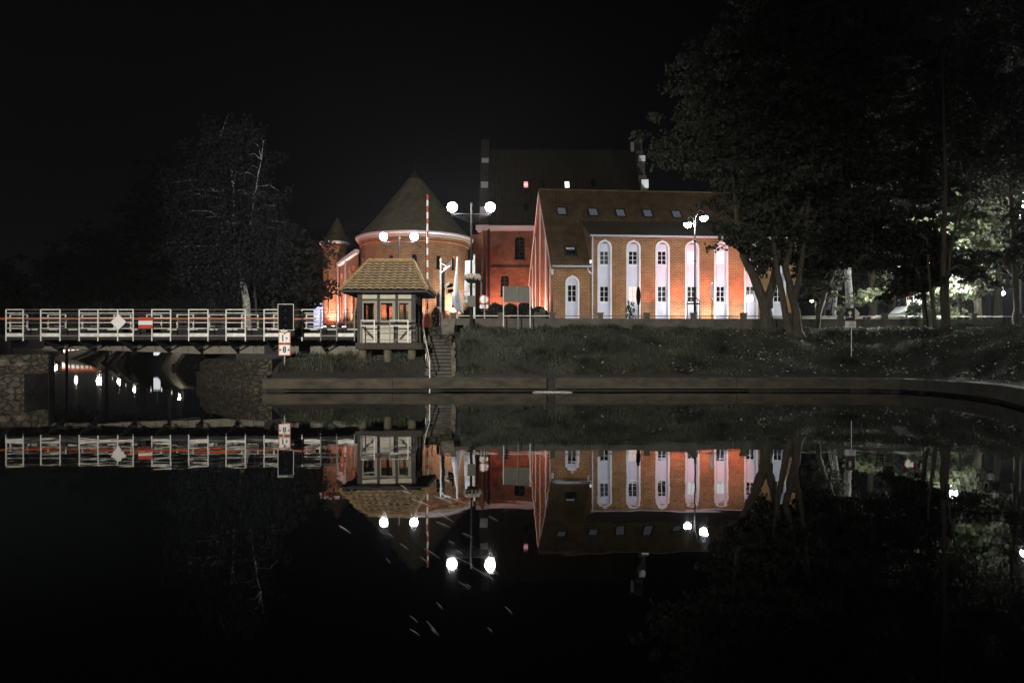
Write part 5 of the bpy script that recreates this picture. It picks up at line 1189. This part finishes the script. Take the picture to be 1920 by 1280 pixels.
# left side trees
def birch():
    tr = [([base(466, 50), P3(462, 560, 50), P3(455, 530, 50), P3(447, 500, 50), P3(440, 470, 50), P3(432, 440, 50)], [.34, .24, .21, .18, .12, .09]),
          ([P3(432, 440, 50), P3(425, 400, 50.3), P3(418, 360, 50.5), P3(405, 310, 50.6)], [.09, .07, .05, .03]),
          ([P3(447, 500, 50), P3(455, 470, 49.8), P3(470, 420, 49.5), P3(480, 350, 49.6), P3(490, 300, 50)], [.12, .09, .07, .05, .02]),
          ([P3(438, 420, 50.2), P3(438, 360, 50), P3(434, 320, 50), P3(430, 290, 50), P3(412, 262, 50)], [.09, .07, .065, .05, .02]),
          ([P3(438, 345, 50), P3(444, 320, 50)], [.05, .03])]
    tree('tall weeping birch with pale trunk and drooping branches behind the bridge', 'birch_tree', tr,
      blobs_px([(420,270,32,0),(455,265,30,0),(480,290,30,0),(500,300,14,0),(390,300,28,1),(365,340,28,1),(410,340,42,0),(465,350,42,0),(370,410,30,1),(420,430,50,0),(480,430,42,0),(400,500,34,0),(495,480,28,0),(445,490,34,0),(360,470,22,0)], 50),
      800, 40, .13, 'leaf_b', 'birch', spread=.75, droop=1.3, nbr=140)
birch()
LT = [('broad dark tree standing left of the weeping birch', 318, 90, 325, 55, 'dark_tree'), ('tall narrow dark tree behind the left half of the bridge', 268, 104, 340, 45, 'dark_tree'),
      ('low round dark tree far left behind the bridge railing', 200, 135, 425, 55, 'dark_tree'), ('bushy dark tree filling the gap between the birch and the turret', 555, 60, 470, 45, 'dark_tree'),
      ('pale leaved small tree just right of the birch trunk', 515, 54, 450, 36, 'dark_tree'), ('dark tree rising behind the turret roof', 600, 90, 400, 55, 'dark_tree'),
      ('wide dark tree at the left edge of the view', 15, 76, 500, 50, 'dark_tree'), ('second dark tree near the left edge beside the canal', 125, 180, 475, 50, 'dark_tree'), ('dark tree behind the weeping birch', 400, 72, 380, 70, 'dark_tree')]
for lb, px, D, top, r, nm in LT:
    bl = []
    n_ = 8
    for k in range(n_):
        f = k / (n_ - 1); rr = r * (.45 + .55 * sin(pi * (.25 + .7*f))); bl.append((px + random.uniform(-.5, .5) * r, top + rr*.8 + f * (560 - top - rr), rr * .8, random.uniform(-1.5, 1.5)))
    tree(lb, nm, [([base(px, D), P3(px, 560, D), P3(px + 3, top + 60, D)], [.3, .24, .05])], blobs_px(bl, D), 330, 36, .2 * max(1, D / 70), 'leaf_d', 'bark', spread=.5 * max(1, D / 60), nbr=40)
for k, (px, D) in enumerate(((487, 57), (478, 52), (418, 60), (395, 63))):
    b_ = MB(); x, y, z = base(px, D); b_.tube([(0, 0, 0), (.05, 0, 2.5), (-.05, 0, 6)], [.18, .14, .08], 8)
    tag(b_.build('bare_trunk', M['bark'], loc=(x, y, z)), ['brown bare trunk right of the birch', 'thin bare trunk close behind the birch', 'bare trunk under the dark trees left of the birch', 'leftmost bare trunk behind the bridge rail'][k], 'tree trunk')
# shrubs
def shrub(label, pxs, pys, D, n, mat, size=.1, cat='shrub', name='shrub', dep=1.0):
    x0, x1 = PX(pxs[0], D), PX(pxs[1], D); zt_ = PZ(pys[0], D); zb = hz((x0+x1)/2, D) - .05
    th = thing(name, label, cat, ((x0+x1)/2, D, zb)); w_ = (x1-x0)/2
    nb = max(2, int(w_ * 2.2)); C = []
    for k in range(nb):
        c = -w_ + 2*w_*(k+.5)/nb; hgt = (zt_ - zb) * random.uniform(.8, 1.0); m_ = n // nb
        d = RNG.normal(size=(m_, 3)); d /= np.linalg.norm(d, axis=1, keepdims=True); r = RNG.uniform(.5, 1, (m_, 1)) ** .5
        C.append(np.array([c, 0, hgt*.5]) + d*r*np.array([w_/nb*1.4, dep*.5, hgt*.52]))
    C = np.concatenate(C); C = C[C[:, 2] > 0]; leaves('foliage', C, size, M[mat], th)
    b_ = MB()
    for k in range(nb*2):
        c = random.uniform(-w_, w_)*.8; b_.tube([(c, 0, 0), (c + random.uniform(-.2, .2), random.uniform(-.2, .2), (zt_-zb)*.7)], [.03, .01], 5)
    b_.build('stems', M['bark'], th); return th
shrub('dark clipped hedge before the castle wall behind the sign board', (916, 1024), (567, 600), 50, 9000, 'leaf_d', .13, 'hedge', 'hedge', 1.6)
shrub('small bright green bush at the right end of the hedge by the gable', (1000, 1022), (577, 600), 48.5, 700, 'leaf_g', .13)
shrub('thin potted plant at the foot of the second hotel bay', (1174, 1190), (562, 600), 53, 350, 'leaf', .12)
shrub('dark bush at the foot of the round tower between the flagpoles', (866, 905), (572, 600), 52, 1800, 'leaf_d', .12)
shrub('small bush beside the barrier pole before the tower', (813, 828), (572, 600), 50, 500, 'leaf_d', .12)
shrub('low bushes behind the far left end of the railing', (-60, 45), (535, 600), 66, 6000, 'leaf_d', .16, dep=3)

# grass blades
N = 190000
gx_ = RNG.uniform(-10.2, 22, N); gy_ = RNG.uniform(30.2, 37, N) if False else RNG.uniform(20, 37, N)
d_ = wdist(gx_, gy_); ok = (d_ > .75) & (d_ < 7.2) & (gy_ < 36.0 + .03*np.maximum(gx_, 0)) & ~((gx_ < -3.15) & (gy_ > 34.3)) & ~((gx_ > -4.3) & (gx_ < -2.3) & (gy_ < 34.8)) & (gx_ > -9.6) & ~((gx_ > 9.5) & (gy_ < 20.5))
gx_, gy_ = gx_[ok], gy_[ok]; n = len(gx_)
clump = .5 + .5*np.sin(gx_*2.3 + np.sin(gy_*3))*np.sin(gy_*2.9 + np.sin(gx_*1.7)*2)
hh = (.06 + .30*clump**2) * RNG.uniform(.5, 1.4, n) * np.where(gx_ > 9, .55, 1); z = H(gx_, gy_) - .01
a = RNG.uniform(0, 2*pi, n); lean = RNG.uniform(.0, .8, n)*hh; a2 = RNG.uniform(0, 2*pi, n)
wd = .011 + .012*RNG.uniform(0, 1, n)
V = np.stack([np.stack([gx_ - wd*np.cos(a), gy_ - wd*np.sin(a), z], 1), np.stack([gx_ + wd*np.cos(a), gy_ + wd*np.sin(a), z], 1), np.stack([gx_ + lean*np.cos(a2), gy_ + lean*np.sin(a2), z + hh], 1)], 1).reshape(-1, 3)
tag(npmesh('grass', V, np.arange(n*3).reshape(n, 3), M['grass']), 'short rough grass covering the bank above the quay', 'grass', kind='stuff')
# fallen leaves
n = 1500; lx = RNG.uniform(-3, 19, n*3); ly = RNG.uniform(20, 36.4, n*3); d_ = wdist(lx, ly)
keep = (d_ > .5) & (ly < 35.8) & (RNG.uniform(0, 1, n*3) < .15 + .85 * (np.sin(lx*1.1 + np.sin(ly*1.3)*1.5) * np.sin(ly*1.7 + lx*.6) > .0)) & (RNG.uniform(0, 1, n*3) < np.clip((lx - 2)/9, .03, 1)); lx, ly = lx[keep], ly[keep]
C = np.stack([lx, ly, H(lx, ly) + .06], 1); n = len(C); a = RNG.uniform(0, 2*pi, n); s = RNG.uniform(.03, .075, n)
e1 = np.stack([np.cos(a)*s, np.sin(a)*s, RNG.uniform(-.03, .03, n)], 1); e2 = np.stack([-np.sin(a)*s*.7, np.cos(a)*s*.7, RNG.uniform(-.02, .03, n)], 1)
V = np.stack([C - e1, C + e2, C + e1, C - e2], 1).reshape(-1, 3)
tag(npmesh('fallen_leaves', V, np.arange(n*4).reshape(n, 4), M['dry']), 'pale fallen leaves scattered over the grass bank', 'fallen leaves', kind='stuff')

# ---------------------------------------------------------------- park lamps, car and far things on the right
for (lb, px, D, py, mt) in (('tall park lamp assumed on the street behind the dark tree at the right edge', 1800, 38.4, 500, 'lamp_park'), ('park lamp added unseen behind the leaves of the slender dark tree', 1748, 38.6, 488, 'lamp_park'), ('park lamp added unseen on the street just beyond the right end of the view', 2010, 38.5, 440, 'lamp_park'), ('park lamp shining at the right edge of the view', 1912, 45, 376, 'lamp_park'),  # slender-tree lamp added to brighten leaves, off-frame lamp added to light right bank
                        ('small distant park lamp between the maples and the arrow sign', 1530, 70, 563, 'lamp_far'), ('distant low park lamp behind the right trees', 1874, 72, 547, 'lamp_park'), ('second low distant park lamp behind the slender tree', 1700, 80, 545, 'lamp_park')):  # the tall hidden lamp is assumed from the lit leaves around it
    x = PX(px, D); arm_lamp(lb, x, D, hz(x, D), ((.35 * (1 if px > 1850 else -1), PZ(py, D)),), mt, R=.24 if D < 50 else .14)
D = 42; cr_ = thing('parked_car', 'white parked car half hidden behind the wall under the right trees', 'car', (PX(1712, D), D, 2.75))
b_ = MB(); prof = [(-2.0, .3), (-2.0, .8), (-1.75, .95), (-1.0, 1.0), (-.55, 1.42), (.7, 1.45), (1.35, 1.02), (1.95, .92), (2.05, .6), (2.0, .3)]
b_.extrude(prof, (-.8, .8), planar); b_.build('body', pbr('car_paint', (.75, .75, .76), .25, var=.03, bump=0), cr_)
b_ = MB(); b_.extrude([(-.9, 1.02), (-.52, 1.36), (0, 1.38), (0, 1.02)], (-.81, -.805), planar); b_.extrude([(.06, 1.02), (.06, 1.38), (.65, 1.38), (1.15, 1.03)], (-.81, -.805), planar); b_.build('side_window', M['glass'], cr_)
for x in (-1.25, 1.3):
    for y in (-.82, .64): b_ = MB(); b_.tube([(x, y, .32), (x, y + .18, .32)], .32, 18); b_.build('wheel', M['black'], cr_)
for y in (-.72, .5): b_ = MB(); b_.box(-2.02, -1.99, y, y + .22, .68, .8); b_.build('tail_lamp', M['harbour_red'], cr_)
D = 47; rs2 = thing('round_road_sign', 'red rimmed round road sign with a white lettered plate, under the right trees', 'road sign', (PX(1704, D), D, 2.9)); zc = PZ(549, D) - 2.9
b_ = MB(); b_.tube([(0,0,0),(0,0,zc)], .03, 8); b_.build('pole', M['galv'], rs2)
b_ = MB(); b_.tube([(0,-.06,zc),(0,-.04,zc)], .3, 28); dk = b_.build('red_disc', M['orange'], rs2); b_ = MB(); b_.tube([(0,-.066,zc),(0,-.0605,zc)], .23, 28); b_.build('white_face', M['signw'], dk)
zc2 = PZ(568, D) - 2.9; b_ = MB(); b_.box(-.14, .14, -.05, -.03, zc2-.2, zc2+.2); b_.build('plate', M['signw'], rs2)
D = 52; lb_ = thing('display_panel', 'bright white lit display panel among the right hand trees', 'display panel', (PX(1728, D), D, 3.0))
b_ = MB(); b_.box(-.55, .55, 0, .1, PZ(582, D)-3, PZ(552, D)-3); b_.build('panel', M['win_lit'], lb_); b_ = MB(); b_.box(-.55, -.48, 0, .1, -.2, PZ(582, D)-3); b_.box(.48, .55, 0, .1, -.2, PZ(582, D)-3); b_.build('leg', M['galv'], lb_)
b_ = MB(); b_.box(-3, 3, 0, .12, 0, .45)
# ---------------------------------------------------------------- far harbour under the bridge
for k, (px, D, py) in enumerate(((141, 340, 628), (183, 212, 634), (219, 142, 643), (128, 345, 650), (103, 350, 652))):
    x = PX(px, D); arm_lamp('far canal side lamp beyond the bridge, ' + ['brightest and tallest of the row', 'second from the tallest', 'nearest on the right bank', 'low one by the lit pavilion', 'leftmost one'][k], x, D, hz(x, D), ((.4, PZ(py, D)),), 'lamp_far', R=.28 if D < 150 else .6)
for lb, px, D in (('low lamp added to light the bank just beyond the bridge pier', 345, 82), ('second low lamp added to light the bank behind the bridge', 258, 112)):  # hidden lamps added to brighten the canal bank and quay
    x = PX(px, D); arm_lamp(lb, x, D, hz(x, D), ((-.5, PZ(634, D)),), 'lamp_far', R=.14)
D = 336; hp = thing('harbour_pavilion', 'distant lit harbour pavilion at the end of the canal under the bridge', 'building', (PX(150, D), D, 1.0))
b_ = MB(); b_.box(-10, 12, 0, 8, -1, 5.0); b_.build('wall', M['white'], hp)
b_ = MB()
for k in range(9): b_.box(-8 + k*2.1, -6.7 + k*2.1, -.1, -.02, .2, 3.2)
b_.build('lit_window', M['harbour'], hp)
b_ = MB(); b_.box(-8, 9, -1.5, 0, 3.4, 3.8); b_.build('awning', M['harbour_red'], hp); b_ = MB(); b_.box(-8.5, 9.5, -.5, 8.5, 5, 5.4); b_.build('roof', M['dpaint'], hp)
D = 92; x = PX(294, D); lp = thing('lit_canal_board', 'white lit board on the canal bank hidden behind the bridge girder', 'display board', (x, D, hz(x, D)))
zb_ = lp.location.z; b_ = MB(); b_.box(-.4, .4, 0, .1, 1.38 - zb_, 2.85 - zb_); b_.build('panel', M['board_lit'], lp); b_ = MB(); b_.box(-.05, .05, .1, .16, 0, 2.4); b_.build('post', M['galv'], lp)
for k, (px, D) in enumerate(((345, 82), (322, 87), (303, 90), (283, 98), (266, 104), (250, 111), (236, 120), (222, 129), (211, 138))):
    x = PX(px, D); z_ = hz(x, D); bl_ = thing('bollard_lamp', 'small lit bollard on the canal bank under the bridge, ' + ['nearest and rightmost', 'second from the right', 'third from the right', 'fourth from the right', 'middle one', 'fourth from the left', 'third from the left', 'second from the left', 'farthest and leftmost'][k] + ' of nine', 'bollard', (x, D, z_), group='lit bollards along the canal bank')
    b_ = MB(); b_.tube([(0, 0, -.1), (0, 0, .45)], .07, 8); b_.tube([(0, 0, .7), (0, 0, .74)], .08, 8); b_.build('post', M['dpaint'], bl_)
    b_ = MB(); b_.tube([(0, 0, .45), (0, 0, .7)], .06, 8); b_.build('lamp_glass', M['bollard_glass'], bl_)


# ---------------------------------------------------------------- thin night mist
m, t, b = newmat('mist'); t.nodes.remove(b)
v = t.nodes.new('ShaderNodeVolumePrincipled'); v.inputs['Density'].default_value = .0003; v.inputs['Color'].default_value = (.9, .93, 1, 1); v.inputs['Anisotropy'].default_value = .55
t.links.new(v.outputs[0], t.nodes['Material Output'].inputs['Volume'])
b_ = MB(); b_.box(-240, 60, -14, 400, -3, 34); tag(b_.build('haze', m), kind='stuff')
